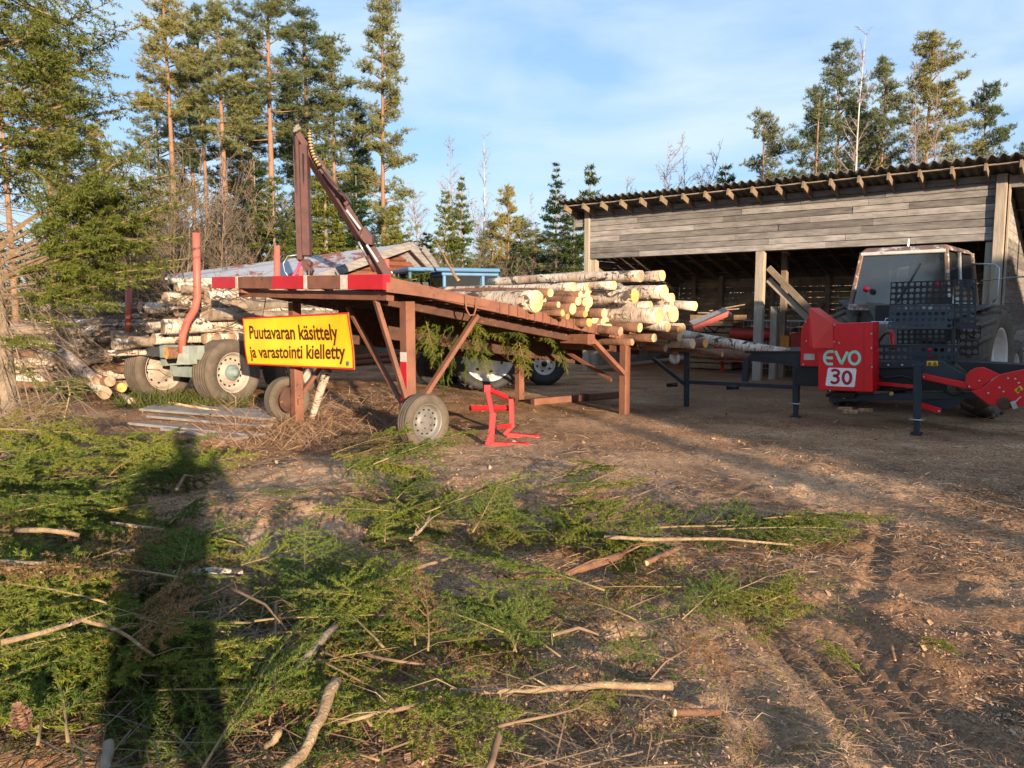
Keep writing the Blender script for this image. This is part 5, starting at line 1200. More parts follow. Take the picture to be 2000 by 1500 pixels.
def cr(p, q, w, h, nm, m='crane', up=(0, 0, 1)):
    mb = MB(); mb.bar(p, q, w, h, V(up)); return mb.build(nm, m, tr)
cr(T(5.6, -.9, .7), P(752, 540, 17.3), .28, .28, 'crane_pillar')
bm = cr(P(756, 542, 17.3), P(612, 312, 16.6), .20, .27, 'crane_boom', up=(.6, -.8, 0)); cr(P(614, 318, 16.6), P(579, 262, 16.45), .14, .20, 'boom_head', up=(.6, -.8, 0))
for (x0, y0, x1, y1) in ((716, 478, 738, 512), (676, 410, 704, 448), (637, 358, 653, 374)):
    mb = MB(); mb.bar(P(x0, y0, 16.75), P(x1, y1, 16.78), .05, .03, V((.6, -.8, 0))); b_ = mb.build('worn_paint', 'steel', bm)
mb = MB(); mb.prism([P(702, 462, 16.75), P(711, 442, 16.75), P(727, 462, 16.75), P(727, 478, 16.75), P(714, 476, 16.75)], (0, .3, 0)); mb.build('link_plate', 'crane', tr)
mb = MB(); mb.prism([P(666, 385, 16.7), P(674, 378, 16.7), P(682, 395, 16.7), P(672, 406, 16.7)], (0, .3, 0)); mb.build('cylinder_lug', 'crane', tr)
mb = MB(); mb.tube([P(700, 472, 16.8), P(716, 502, 16.9)], .025, 8); mb.build('lift_ram_rod', 'steel', tr, True)
mb = MB(); mb.tube([P(716, 500, 16.9), P(732, 530, 17.0)], .05, 8); mb.build('lift_ram', 'crane', tr, True)
mb = MB(); mb.tube([P(632, 338, 16.5), P(676, 390, 16.55)], .05, 8); mb.build('boom_ram', 'crane', tr, True)
jb = cr(P(594, 285, 16.45), P(600, 500, 16.3), .16, .22, 'crane_jib', up=(0, 1, 0)); cr(P(579, 268, 16.45), P(587, 508, 16.3), .12, .18, 'jib_ram', up=(0, 1, 0))
mb = MB(); mb.prism([P(580, 506, 16.3), P(601, 506, 16.3), P(607, 512, 16.3), P(606, 520, 16.3), P(598, 514, 16.3), P(610, 528, 16.3), P(606, 538, 16.3), P(592, 524, 16.3)], (0, .18, 0)); mb.build('rotator', 'crane', tr)
mb = MB(); mb.tube([P(603, 528, 16.2), P(602, 560, 16.2)], .045, 8); mb.build('grapple_link', 'evoblack', tr)
mb = MB(); mb.tube([P(603, 253, 16.4), P(605, 270, 16.4), P(608, 290, 16.4), P(614, 308, 16.4), P(625, 325, 16.4)], .045, 8); hy = mb.build('hose_sleeve', 'hoseyel', tr, True)
mb = MB()
for k in range(14):
    t = k / 13 * 3.99; pts_ = [P(603, 253, 16.4), P(605, 270, 16.4), P(608, 290, 16.4), P(614, 308, 16.4), P(625, 325, 16.4)]; j = int(t); c = pts_[j].lerp(pts_[j + 1], t - j); ax = pts_[j + 1] - pts_[j]
    mb.lathe(c, ax, [(.044, -.018), (.050, -.012), (.050, .012), (.044, .018)], 10)
mb.build('sleeve_coil', 'hose', hy)
for k, pts_ in enumerate(([(603, 255), (597, 246), (588, 241), (580, 248), (576, 262)], [(580, 250), (572, 245), (570, 258), (574, 280)], [(626, 326), (645, 352), (668, 376), (680, 392)], [(574, 262), (578, 330), (580, 400), (586, 470)], [(592, 300), (594, 400), (596, 490)], [(586, 470), (575, 500), (588, 512)], [(660, 372), (672, 378), (684, 398)])):
    mb = MB(); mb.tube([P(x, y, 16.3) for x, y in pts_], .016, 6); mb.build('hydraulic_hose', 'hose', tr, True)
mb = MB(); mb.tube([P(587, 512, 16.15), P(582, 525, 16.1), P(574, 537, 16.0), P(570, 550, 16)], .035, 7); mb.build('pink_hose', 'hosepink', tr, True)
mb = MB(); mb.tube([P(580, 498, 16.1), P(562, 500, 16.1), P(553, 515, 16.1), P(556, 530, 16.0), P(566, 545, 16)], .014, 6); mb.build('grey_hose', 'steel', tr, True)
mb = MB()
for k, (px, py) in enumerate(((578, 250), (581, 246), (584, 251), (577, 255))): mb.lathe(P(px, py, 16.3), (1, 0, .4), [(.001, -.04), (.03, -.04), (.03, .04), (.001, .04)], 8)
mb.build('hose_coupling', 'rim', tr)
# its load
TG = 'logs in the trailer load'
TL = [(318, 638, 12.15, 15, 'birchold', 4.6, 'thick white birch log behind the bend of the red stake, grey end facing left'), (325, 690, 12.2, 12, 'sporange', 4.2, 'birch log with a pinkish end resting on the trailer bolster beside the stake foot'), (300, 662, 12.4, 11, 'birchold', 4.4, 'sunlit birch log just under the thick white one on the trailer'),
      (272, 602, 12.9, 10, 'birchold', 3.4, 'pale birch log slanting down to the right in the upper trailer load'), (222, 672, 12.6, 11, 'birchold', 4.0, 'spotted birch log at the left of the trailer load, end in half shade'), (218, 655, 12.8, 9, 'old', 4.0, 'dark birch log above the spotted one'),
      (255, 668, 12.5, 11, 'old', 3.8, 'spotted birch log between the spotted left one and the sunlit one'), (288, 640, 12.6, 10, 'birchold', 4.0, 'shaded birch log end left of the thick white one'), (345, 560, 13.0, 9, 'birchold', 4.0, 'white log near the top of the load, left of the red stake top'), (330, 548, 13.4, 6, 'birchold', 3.6, 'thin log at the very top of the load, pointing up left'),
      (195, 640, 13.2, 7, 'birchold', 4.0, 'thin white log high at the left of the load'), (205, 690, 12.4, 6, 'birchold', 3.6, 'thin white log lowest at the left of the load'), (400, 610, 12.9, 13, 'birchold', 3.6, 'pale birch log right of the stake, in front of the yellow wood'), (420, 592, 13.2, 12, 'end', 3.2, ''), (460, 600, 13.3, 14, 'birchold', 3, 'spotted birch log left under the striped beam')]
for i, (px, py, Y, rp, kind, L, lab) in enumerate(TL):
    if kind == 'end': kind = 'spruce'; lab = 'peeled yellowish log right of the red stake, below the striped beam'
    p = P(px, py, Y); a = .0 + .12 * math.sin(i * 2.3); d = V((TT.x + .25, TT.y + a * .3, 0)).normalized()
    log(p, p + d * L + UZ * .06 * math.sin(i), rp / 1500 * Y, rp / 1500 * Y * .85, kind, lab, TG, 300 + i)
for i in range(64):
    n = frng.uniform(-2.25, .0); z = frng.uniform(1.06, 1.98) - .16 * abs(n + 1.0); t = frng.uniform(-.35, .7); r = frng.uniform(.05, .11); L = frng.uniform(3, 4.6)
    p = T(t, n, z); log(p, p + V((TT.x + frng.uniform(.0, .22), TT.y, frng.uniform(-.03, .03))).normalized() * L, r, r * .85, frng.choice(['birchold', 'birchold', 'old', 'birchold']), 'log wedged among the others in the middle of the trailer load', 'logs in the middle of the trailer load', 340 + i)
# birch logs on the ground left of the trailer
GL = [((205, 768), (122, 690), 13, 'birchold', 'thick spotted birch log on the ground left of the trailer, dark end facing right'), ((190, 742), (130, 688), 10, 'birchold', 'second spotted birch log on the ground, just behind the thick one'), ((238, 757), (205, 742), 9, 'sporange', 'short dark log with a round orange end beside the trailer wheel'), ((258, 785), (222, 775), 6, 'birchold', 'thin pale log lying in front of the trailer wheel'),
      ((215, 745), (90, 735), 10, 'spruceold', 'dark spruce log lying level behind the spotted birches'), ((250, 722), (175, 716), 9, 'spruceold', 'dark log lying against the trailer wheel'), ((110, 700), (60, 672), 8, 'birchold', 'birch log end showing through the dead twigs at the left'), ((320, 688), (106, 682), 6, 'birchold', 'long thin white pole lying level across the log pile'), ((215, 662), (128, 664), 6, 'birchold', 'white log stub above the long thin pole'), ((128, 690), (55, 740), 8, 'birchold', 'birch log sloping down left, behind the near spruce'),
      ((212, 698), (120, 703), 9, 'old', 'dark birch log under the long thin pole'), ((245, 705), (150, 728), 7, 'spruceold', 'thin dark log sloping behind the spotted birches'), ((190, 650), (110, 652), 6, 'birchold', 'upper white stub in the shade of the near spruce'), ((230, 630), (140, 636), 7, 'old', 'dark log high in the pile under the drooping green boughs')]
for i, (a, b, rp, kind, lab) in enumerate(GL):
    Y = 12.9 if a[1] > 730 else 13.6; p = P(*a, Y - .45 if a[1] > 735 else Y); q = P(*b, Y + .9)
    if p.z < .09: p = G(*a, .1)
    q.z = max(q.z, .1); log(p, q, rp / 1500 * Y, rp / 1500 * Y * .9, kind, lab, 'logs on the ground left of the trailer', 400 + i)
for i in range(46):
    x = frng.uniform(-9.0, -5.6); y = frng.uniform(13.8, 15.4); z = frng.uniform(.1, 1.0) * (1.0 + .75 * max(0, min(1, (x + 8.2) / 1.6))); a = frng.uniform(-.35, .35); r = frng.uniform(.05, .10); L = frng.uniform(1.6, 3)
    p = V((x, y, z)); log(p, p + V((-math.cos(a), math.sin(a), frng.uniform(-.05, .05))) * L, r, r * .9, frng.choice(['birchold', 'birchold', 'old', 'spruceold']), 'log in the dim rear of the pile left of the trailer', 'logs in the dim rear of the ground pile', 450 + i)
# twigs on the load
rng = np.random.default_rng(21); mb = MB()
for k in range(620):
    t, n, z = rng.uniform(-.3, 2.6), rng.uniform(-2, .2), rng.uniform(1.0, 1.95); p = T(t, n, z); a = rng.uniform(0, 6.28)
    pl = polyline(p, (math.cos(a), math.sin(a), rng.normal() * .25), rng.uniform(.4, 1.4), 4, rng, .2, .5); mb.tube(pl, [.008, .006, .005, .003, .002], 3, False)
tag(mb.build('brushwood', 'twiggrey', None), 'thin dark brushwood tangled over the trailer load', 'brushwood', kind='stuff')
mb = MB()
for k in range(620):
    p = P(rng.uniform(60, 420), rng.uniform(590, 720), rng.uniform(13, 14.5)); a = rng.uniform(0, 6.28)
    pl = polyline(p, (math.cos(a), math.sin(a) * .3, rng.normal() * .4), rng.uniform(.3, 1.0), 4, rng, .2, .6); mb.tube(pl, [.007, .006, .005, .003, .002], 3, False)
tag(mb.build('brushwood', 'twiggrey', None), 'dark brushwood between the ground logs and the trailer', 'brushwood', kind='stuff')

# ------------------------------------------------------------------ open shed
SS = V((-.786, .618, 0)); SI = V((.618, .786, 0)); S0 = V((8.78, 14.0, 0))
def H(s, q, z): return S0 + SS * s + SI * q + UZ * z           # s: left along the front, q: into the shed
LEN = 8.78
shed = root('open_shed', 'weathered grey board shed, open in front, with a corrugated roof on jutting rafters', 'shed', H(4.4, 0, 0))
def rz_(q): return 4.10 - .27 * (q + .6)                      # underside of the roof sheets
ROTS = Matrix((SS, SI, UZ)).transposed()
def sbox(mb, s0, s1, q0, q1, z0, z1): return mb.box(H((s0 + s1) / 2, (q0 + q1) / 2, (z0 + z1) / 2), (abs(s1 - s0), abs(q1 - q0), abs(z1 - z0)), ROTS)
br = random.Random(7)
def boards(mb, s0, s1, q, z0, z1, h, seglen=(1.6, 3.6), th=.024, top=None):
    z = z0
    while z < z1 - .02:
        hh = min(h * br.uniform(.92, 1.08), z1 - z); s = s0
        while s < s1 - .01:
            e = min(s + br.uniform(*seglen), s1)
            if s1 - e < .5: e = s1
            o = br.uniform(-.006, .006); mb.box(H((s + e) / 2, q + o - (.009 if br.random() < .5 else 0), z + hh / 2), (e - s - .004, th, hh - .011), ROTS @ Matrix.Rotation(br.uniform(-.0025, .0025), 3, 'Y')); s = e
        z += hh
mb = MB(); boards(mb, .10, LEN - .08, .0, 2.80, 3.84, .135, (1.0, 2.8)); mb.build('front_boarding', 'board', shed)
mb = MB(); sbox(mb, .0, LEN, -.02, .04, 3.845, 3.96); mb.build('top_plank', 'board', shed)
mb = MB(); sbox(mb, .0, LEN, .05, .20, 2.80, 3.0); mb.build('lintel_beam', 'boardin', shed)
def spost(s, q, z1, w, nm='post', mat='post', z0=-.05):
    mb = MB(); mb.bar(H(s, q, z0), H(s, q, z1), w, .14, SI); return mb.build(nm, mat, shed)
spost(.02, -.035, 3.96, .17); spost(LEN - .02, .0, 4.0, .14); spost(4.39, .07, 2.80, .19); spost(.16, .10, 2.78, .14); spost(LEN - .16, .12, 2.78, .14)
mb = MB(); mb.bar(H(LEN - .10, .03, 3.70), H(LEN + .35, .03, 3.70), .10, .2); mb.build('gable_outrigger', 'board', shed)
# rafters, the corrugated sheets
nr = 20
raf = []
for i in range(nr + 7):
    s = LEN + .28 - i * .52
    mb = MB(); mb.bar(H(s, -.60, rz_(-.60) - .07), H(s, 6.0, rz_(6.0) - .07), .045, .14); raf.append(mb.build('rafter', 'boardwarm', shed))
for q in (-.45, .6, 1.7, 2.8, 3.9, 5.0):
    mb = MB(); mb.bar(H(LEN + .45, q, rz_(q) + .014), H(-4.4, q, rz_(q) + .014), .10, .026); mb.build('purlin', 'boardin', shed)
vs = []; nS = 420
for j, q in enumerate((-.72, 2.5, 6.2)):
    for k in range(nS + 1):
        s = LEN + .42 - (LEN + 4.9) * k / nS; w = .028 * math.sin(k * (LEN + 4.9) / nS / .177 * 2 * math.pi)
        vs.append(H(s, q + (.012 * math.sin(k * .7) if j == 0 else 0), rz_(q) + .058 + w))
mb = MB(); mb.add(vs, [(j * (nS + 1) + k, j * (nS + 1) + k + 1, (j + 1) * (nS + 1) + k + 1, (j + 1) * (nS + 1) + k) for j in range(2) for k in range(nS)])
b_ = len(vs); vs2 = [v - UZ * .012 for v in vs]
mb.add(vs2, [(j * (nS + 1) + k, (j + 1) * (nS + 1) + k, (j + 1) * (nS + 1) + k + 1, j * (nS + 1) + k + 1) for j in range(2) for k in range(nS)]); mb.add([x for k in range(nS + 1) for x in (vs[k], vs2[k])], [(2 * k, 2 * k + 1, 2 * k + 3, 2 * k + 2) for k in range(nS)])
mb.build('roof', 'fibre', shed, True)
# back wall, side walls
mb = MB(); boards(mb, 0, LEN, 5.2, .12, 2.42, .16, (2.2, 4.4)); mb.build('back_wall', 'boardin', shed)
def side(s, nm, mat, dz=0):
    mb = MB(); z = .08
    while z < 3.9:
        q1 = min(5.2, (4.02 - z - .27 * .6) / .27 - .15)
        if q1 < .2: break
        h = .15 * br.uniform(.9, 1.1); sbox(mb, s + br.uniform(-.004, .004) - .012, s + .012, .09, q1, z, z + h - .006); z += h
    return mb.build(nm, mat, shed)
side(-.06, 'right_side_wall', 'board'); side(LEN + .03, 'left_side_wall', 'boardin')
mb = MB(); mb.bar(H(-.10, .04, -.05), H(-.10, .04, 3.95), .03, .12, SI); mb.build('corner_board', 'post', shed)
for s in (1.4, 2.9, 4.4, 5.9, 7.4): spost(s, 5.1, 2.5, .12, 'back_stud', 'boardin')
def brace(p, q, w=.14, h=.05, mat='boardin', nm='brace'):
    mb = MB(); mb.bar(p, q, w, h, SI); mb.build(nm, mat, shed)
brace(H(2.9, 5.0, .3), H(1.5, 5.0, 2.3)); brace(H(2.75, 4.95, 2.2), H(4.3, 4.95, .4)); brace(H(7.3, 5, .3), H(6.0, 5, 2.0)); brace(H(6.0, 5, .5), H(4.5, 5, 1.7))
brace(H(4.25, .16, 2.45), H(2.55, .16, .75), .13, .05, 'boardwarm'); brace(H(4.28, .26, 2.2), H(2.3, .26, .30), .13, .05, 'boardin')
spost(4.25, 1.2, 2.9, .13, 'inner_post', 'boardwarm'); spost(4.22, .55, 1.62, .14, 'inner_post', 'post')
spost(LEN - .55, 5.05, 2.5, .12, 'back_stud', 'boardin')
# right-hand open bay
spost(-4.3, .0, 3.9, .15); mb = MB(); sbox(mb, -4.4, -.1, -.02, .05, 3.72, 3.92); mb.build('bay_lintel', 'board', shed)
mb = MB(); sbox(mb, -4.4, -.1, 5.0, 5.12, 2.15, 2.40); mb.build('bay_rear_beam', 'boardwarm', shed); spost(-1.2, 5.1, 2.4, .12, 'rear_post', 'greybark'); spost(-.35, 5.15, 2.4, .10, 'rear_post', 'greybark')

# ---- things in the shed
def thing_box(name, label, catg, P0, parts):
    o = root(name, label, catg, P0)
    for nm, mat, fn in parts:
        mb = MB(); fn(mb); mb.build(nm, mat, o)
    return o
c = H(6.4, 2.6, 0)
crt = root('slatted_crate', 'tall brown slatted crate with loose sticks on top in the left bay of the shed', 'crate', c)
for k in range(9):
    mb = MB(); z = .10 + k * .155; mb.box(c + UZ * z, (1.15, .9, .125), ROTS @ Matrix.Rotation(br.uniform(-.03, .03), 3, 'Z')); mb.build('slat_course', 'cardboard', crt)
for k in range(3):
    mb = MB(); mb.bar(c + V((-.6 + .3 * k, -.2, 1.46 + .05 * k)), c + V((.4 + .2 * k, .3, 1.44 + .12 * k)), .05, .03); mb.build('loose_stick', 'boardwarm', crt)
# red implement with drum and rails
o = root('red_implement', 'old red farm machine with a drum and pipes parked inside the shed behind the logs', 'farm machine', H(4.6, 1.5, 0))
def rp(nm, p, q, w, h, mat='redold'): mb = MB(); mb.bar(p, q, w, h); mb.build(nm, mat, o)
mb = MB(); mb.lathe(H(5.6, 1.5, .96), -SS, [(.001, 0), (.13, 0), (.14, .06), (.14, 1.0), (.13, 1.06), (.001, 1.06)], 20); mb.build('feed_drum', 'redold', o, True)
rp('main_frame', H(6.0, 1.5, .62), H(3.3, 1.5, .62), .16, .14); rp('lower_frame', H(5.9, 1.3, .35), H(3.6, 1.3, .35), .12, .10); rp('side_shield', H(4.55, 1.3, .80), H(4.15, 1.3, .80), .08, .5)
rp('hopper', H(4.0, 1.3, .72), H(3.05, 1.3, .72), .5, .62); rp('hopper_band', H(3.0, 1.02, .70), H(3.0, 1.6, .70), .03, .66); rp('orange_guard', H(4.25, 1.1, .78), H(4.05, 1.1, .78), .1, .36, 'orangerim')
for s in (5.8, 5.0, 4.4, 3.5): rp('stand', H(s, 1.5, .02), H(s, 1.5, .6), .08, .08)
for k, (a, b) in enumerate((((5.9, .7), (6.15, 1.15)), ((6.15, 1.15), (5.85, 1.0)), ((5.85, 1.0), (5.6, 1.1)))):
    mb = MB(); mb.tube([H(a[0], 1.1, a[1]), H((a[0] + b[0]) / 2, 1.05, (a[1] + b[1]) / 2 + .06), H(b[0], 1.1, b[1])], .018, 6); mb.build('hydraulic_hose', 'hose', o, True)
wheel(o, H(2.75, 1.9, .32), -SI, .32, .2, .16, 'tyrenew', 'orangerim', holes=0)
o = root('leaning_board', 'broad old board with a red underside leaning aslant in the shed', 'board', H(6.3, .5, 0))
mb = MB(); mb.bar(P(1352, 635, 15.2), P(1422, 608, 15.2), .34, .05, V((0, -.35, 1))); mb.build('board_face', 'plankg', o); mb = MB(); mb.bar(P(1354, 642, 15.0), P(1424, 612, 15.0), .05, .10, V((0, 0, 1))); mb.build('red_edge', 'redold', o)
o = root('wire_crate', 'light wire mesh crate standing behind the middle post of the shed', 'crate', H(4.9, 2.8, 0))
mb = MB()
for k in range(9):
    s = 4.2 + k * .2; mb.bar(H(s, 2.8, .05), H(s, 2.8, 1.25), .012, .012); z = .05 + k * .15; mb.bar(H(4.2, 2.8, z), H(5.8, 2.8, z), .012, .012)
mb.build('mesh_side', 'steel', o); mb = MB(); mb.bar(H(4.2, 2.8, 1.27), H(5.8, 2.8, 1.27), .03, .03); mb.build('top_rim', 'steel', o)
log(G(1460, 752), G(1560, 760), .06, .05, 'spruceold', 'old pole lying on the ground below the feed table', None, 480, name='old_pole')
log(P(1350, 690, 14.6), P(1470, 694, 14.2), .10, .10, 'spruceold', 'brown pole lying low before the red farm machine in the shed', None, 481, name='old_pole')

# ------------------------------------------------------------------ red firewood processor on the rear of the brown tractor
EO = G(1555, 815); EE = V((.8, -.6, 0)); EM = V((.6, .8, 0))
def ep(px, py, m): return UP(px, py, EO + EM * m, EM)
def E(e, m, z): return EO + EE * e + EM * m + UZ * z
evo = root('firewood_processor', 'red and anthracite firewood processor lettered EVO 30, with perforated guards and feed table', 'firewood processor', EO)
def pan(pts, m, th, nm, mat, par=None, bev=True):
    mb = MB(); mb.prism([ep(x, y, m) for x, y in pts], EM * th); o = mb.build(nm, mat, par or evo)
    md = o.modifiers.new('edge', 'BEVEL'); md.width = .008; md.segments = 2; md.limit_method = 'ANGLE'; return o
def ebar(a, b, w, h, nm, mat='evogrey', par=None, up=(0, 0, 1)):
    mb = MB(); mb.bar(a, b, w, h, V(up)); return mb.build(nm, mat, par or evo)
# red saw housing
front = pan([(1597, 632), (1626, 632), (1704, 629), (1704, 766), (1598, 761)], -.50, .42, 'saw_cover', 'evored')
mb = MB(); a, b, c_, d_ = ep(1580, 601, -.66), ep(1627, 632, -.52), ep(1627, 680, -.52), ep(1580, 674, -.66)
mb.prism([a, b, c_, ep(1588, 680, -.655), d_], EM * .03); wl_ = mb.build('side_wing', 'evored', evo)
mb = MB(); a2 = ep(1600, 601, -.30); b2 = ep(1641, 631, -.18); mb.prism([a, a2, b2, b], (0, 0, -.02)); mb.build('wing_roof', 'evored', evo)
arc = [(1604, 715), (1563, 715), (1564, 650), (1567, 637), (1574, 624), (1584, 614), (1604, 610)]
pan(arc, -.22, .10, 'rear_shield', 'evored'); pan([(1702, 640), (1716, 638), (1708, 655), (1703, 662)], -.2, .03, 'shield_corner', 'evored')
mb = MB(); mb.prism([ep(x, y, -.228) for x, y in ((1570, 691), (1591, 691), (1591, 703), (1570, 703))], EM * .006); mb.build('type_plate', 'steel', evo)
def strokes(paths, w, off, name, mat, par):
    mb = MB()
    for path in paths:
        pts = [ep(x, y, -.50) - EM * off for x, y in path]; n = len(pts); L, Rr = [], []
        for i, p in enumerate(pts):
            t = (pts[min(i + 1, n - 1)] - pts[max(i - 1, 0)]).normalized(); s = t.cross(EM).normalized(); L.append(p + s * w / 2); Rr.append(p - s * w / 2)
        mb.add(L + Rr, [(i, i + 1, n + i + 1, n + i) for i in range(n - 1)])
    return mb.build(name, mat, par)
def arcp(cx, cy, rx, ry, a0, a1, n=14): return [(cx + rx * math.cos(R(a0 + (a1 - a0) * i / n)), cy + ry * math.sin(R(a0 + (a1 - a0) * i / n))) for i in range(n + 1)]
LW = .036
ell = [[(1628, 686.5)] + [(1618, 686.5)] + arcp(1621, 698, 10.5, 11.5, -110, -180, 6) + arcp(1621, 701, 10.5, 10.5, 180, 110, 6) + [(1627, 711)], [(1611.5, 698.6), (1627, 699.4)]]
strokes(ell, LW, .004, 'lettering', 'mint', front)
strokes([[(1632, 685.5), (1643.2, 710.5)], [(1655.5, 687), (1643.2, 711.5)]], LW, .005, 'lettering', 'mint', front)
strokes([arcp(1669, 699, 10.2, 12.2, 0, 360, 28)], LW, .004, 'lettering', 'mint', front)
mb = MB(); mb.bar(ep(1687, 630, -.502), ep(1687, 765, -.502), .008, .004, EM); mb.build('fold_seam', 'redold', front)
mb = MB(); qd = [(1618, 718), (1673, 720), (1668.5, 756), (1612.5, 753)]
mb.add([ep(x, y, -.50) - EM * .003 for x, y in ((1620, 718), (1671, 719.5), (1673, 721.5), (1669.5, 754), (1667, 756), (1614.5, 753.5), (1612.5, 751), (1617, 720))], [tuple(range(8))]); pl_ = mb.build('number_plate', 'white', front)
strokes([arcp(1631, 728, 7.5, 5.6, -150, 90, 10) + [(1627, 733.6)], arcp(1630, 741, 8, 7, -90, 150, 10)], .036, .006, 'numeral', 'crimson', pl_)
strokes([arcp(1654.5, 737.5, 7.6, 11.5, 0, 360, 24)], .038, .006, 'numeral', 'crimson', pl_)
mb = MB()
for x, y in ((1630, 635), (1629, 668), (1639, 670), (1575, 666), (1702, 652), (1702, 680), (1703, 717), (1621, 763), (1569, 712), (1574, 629)):
    c_ = ep(x, y, -.505 if x > 1600 else -.225); mb.lathe(c_, -EM, [(.012, 0), (.011, .006), (.001, .008)], 8)
mb.build('bolt_heads' if False else 'bolt_row', 'steel', evo)
# frame
ebar(ep(1620, 778, -.2), ep(1960, 770, -.0), .10, .09, 'base_rail'); pan([(1622, 766), (1670, 766), (1670, 777), (1622, 777)], -.30, .1, 'rail_socket', 'evoblack')
pan([(1553, 716), (1604, 716), (1604, 755), (1553, 753)], -.16, .5, 'end_body', 'evoblack'); pan([(1704, 712), (1790, 710), (1850, 722), (1850, 762), (1704, 764)], -.06, .7, 'splitter_body', 'evoblack'); pan([(1704, 706), (1796, 706), (1796, 718), (1704, 720)], -.10, .03, 'body_fascia', 'evogrey')
ebar(ep(1706, 748, -.16), ep(1795, 756, -.30), .03, .045, 'push_rod', 'evored'); ebar(ep(1797, 791, -.25), ep(1838, 803, -.25), .04, .07, 'lower_link', 'evored')
pan([(1795, 776), (1890, 776), (1858, 800), (1797, 797)], -.1, .05, 'under_plate', 'evogrey')
for x0, x1, y0, y1, m in ((1549, 1561, 712, 815, 0), (1785, 1799, 710, 846, -.62)):
    a = ep((x0 + x1) / 2, y0, m); b = ep((x0 + x1) / 2, y1 - 30, m); ebar(a, b, .085, .085, 'outer_leg', up=EM); lg = ebar(a.lerp(b, .8), V((b.x, b.y, -.01)), .062, .062, 'inner_leg', up=EM)
    mb = MB(); mb.box(V((b.x, b.y, .012)), (.13, .13, .024), Matrix((EE, EM, UZ)).transposed()); mb.build('foot_plate', 'evogrey', evo); mb = MB(); q = b - UZ * .02; mb.tube([q - EE * .08 - EM * .06, q + EE * .08 - EM * .06, q + EE * .08 + EM * .05, q - EE * .08 + EM * .05, q - EE * .08 - EM * .06], .009, 6); mb.build('lock_pin', 'steel', evo, True)
for px, py in ((1648, 775), (1741, 769)):
    mb = MB(); mb.lathe(ep(px, py, -.27), -EM, [(.026, -.02), (.026, .012), (.010, .014), (.001, .014)], 12); mb.build('washer', 'bolt', evo)
# feed table and log lifter legs to the left
mb = MB(); mb.prism([ep(1452, 704, .15), ep(1562, 714, -.05), ep(1562, 687, -.05), ep(1469, 690, .1)], EM * .05); mb.build('feed_table_side', 'evogrey', evo)
mb = MB(); mb.prism([ep(1455, 690, .10), ep(1562, 690, -.05), E(.05, .42, .98), E(-.85, .55, .95)], UZ * .03); mb.build('feed_table_bed', 'evoblack', evo)
ebar(ep(1345, 746, .15), ep(1553, 756, .0), .06, .06, 'drag_bar'); ebar(ep(1341, 686, .15), V((ep(1341, 790, .15).x, ep(1341, 790, .15).y, -.02)), .07, .07, 'table_leg', up=EM); ebar(ep(1275, 700, .2), ep(1340, 752, .15), .055, .055, 'table_stay'); ebar(ep(1318, 686, .15), ep(1350, 686, .15), .10, .06, 'leg_head', 'evoblack'); ebar(ep(1459, 700, .15), ep(1455, 745, .15), .085, .085, 'table_post', up=EM)
mb = MB(); mb.lathe(ep(1318, 700, .10), -EM, [(.001, -.03), (.09, -.03), (.09, .03), (.04, .035), (.04, .02), (.001, .02)], 18); mb.build('guide_roller', 'rimwhite', evo, True)
for x0, x1, y in ((1303, 1322, 752), (1420, 1442, 757)):
    mb = MB(); mb.tube([ep(x0, y, .0), ep(x1, y - 1, .0)], .035, 10); mb.build('stub_pipe', 'evoblack', evo, True)
# perforated guards with real holes
def perf(c, u, v, nu, nv, rad, nm, mat='evogrey', th=.006, skip=()):
    """sheet from corner c spanned by u and v with nu x nv round holes; rad is a share of the cell"""
    mb = MB(); c, u, v = V(c), V(u), V(v); nn = u.cross(v).normalized() * th; K = 12
    uc, vc = u / nu, v / nv; r = rad * min(uc.length, vc.length); uh, vh = uc.normalized(), vc.normalized()
    for i in range(nu):
        for j in range(nv):
            o_ = c + uc * (i + .5) + vc * (j + .5)
            outer, inner = [], []
            for k in range(K):
                a = 2 * math.pi * (k + .5) / K; ca, sa = math.cos(a), math.sin(a); m_ = max(abs(ca), abs(sa))
                outer.append(o_ + uc * (.5 * ca / m_) + vc * (.5 * sa / m_)); inner.append(o_ + uh * (r * ca) + vh * (r * sa))
            if (i, j) in skip:
                mb.add([o_ - uc * .5 - vc * .5, o_ + uc * .5 - vc * .5, o_ + uc * .5 + vc * .5, o_ - uc * .5 + vc * .5], [(0, 1, 2, 3)]); continue
            # corners
            cor = [o_ + uc * (.5 * a) + vc * (.5 * b) for a, b in ((1, 1), (-1, 1), (-1, -1), (1, -1))]
            for sgn, off in ((1, V((0, 0, 0))), (-1, nn)):
                vs_ = [p + off for p in outer + inner + cor]; fs_ = []
                for k in range(K):
                    k2 = (k + 1) % K; fs_.append((k, k2, K + k2, K + k))
                    if k % 3 == 1 - 0 and False: pass
                # fill the little corner triangles of the square
                for ci, (ka, kb) in enumerate(((0, 2), (3, 5), (6, 8), (9, 11))):
                    ks = list(range(ka, kb + 1)); fs_.append(tuple([2 * K + ci] + ks[::-1]) if False else (2 * K + ci, ks[0], ks[1])); fs_.append((2 * K + ci, ks[1], ks[2]))
                mb.add(vs_, fs_)
            mb.add(inner + [p + nn for p in inner], [(k, K + k, K + (k + 1) % K, (k + 1) % K) for k in range(K)])
    return mb.build(nm, mat, evo)
def quad(tl, tr, bl, m_tl, m_bl=None):
    m_bl = m_tl if m_bl is None else m_bl
    a = ep(*bl, m_bl); b = ep(*tl, m_tl); c_ = ep(*tr, m_tl); u = c_ - b; return a, u, (b - a)
perf(*quad((1740, 551), (1862, 547), (1738, 596), .10), 10, 4, .36, 'upper_guard', 'evoblack', skip=((9, 0), (8, 0)))
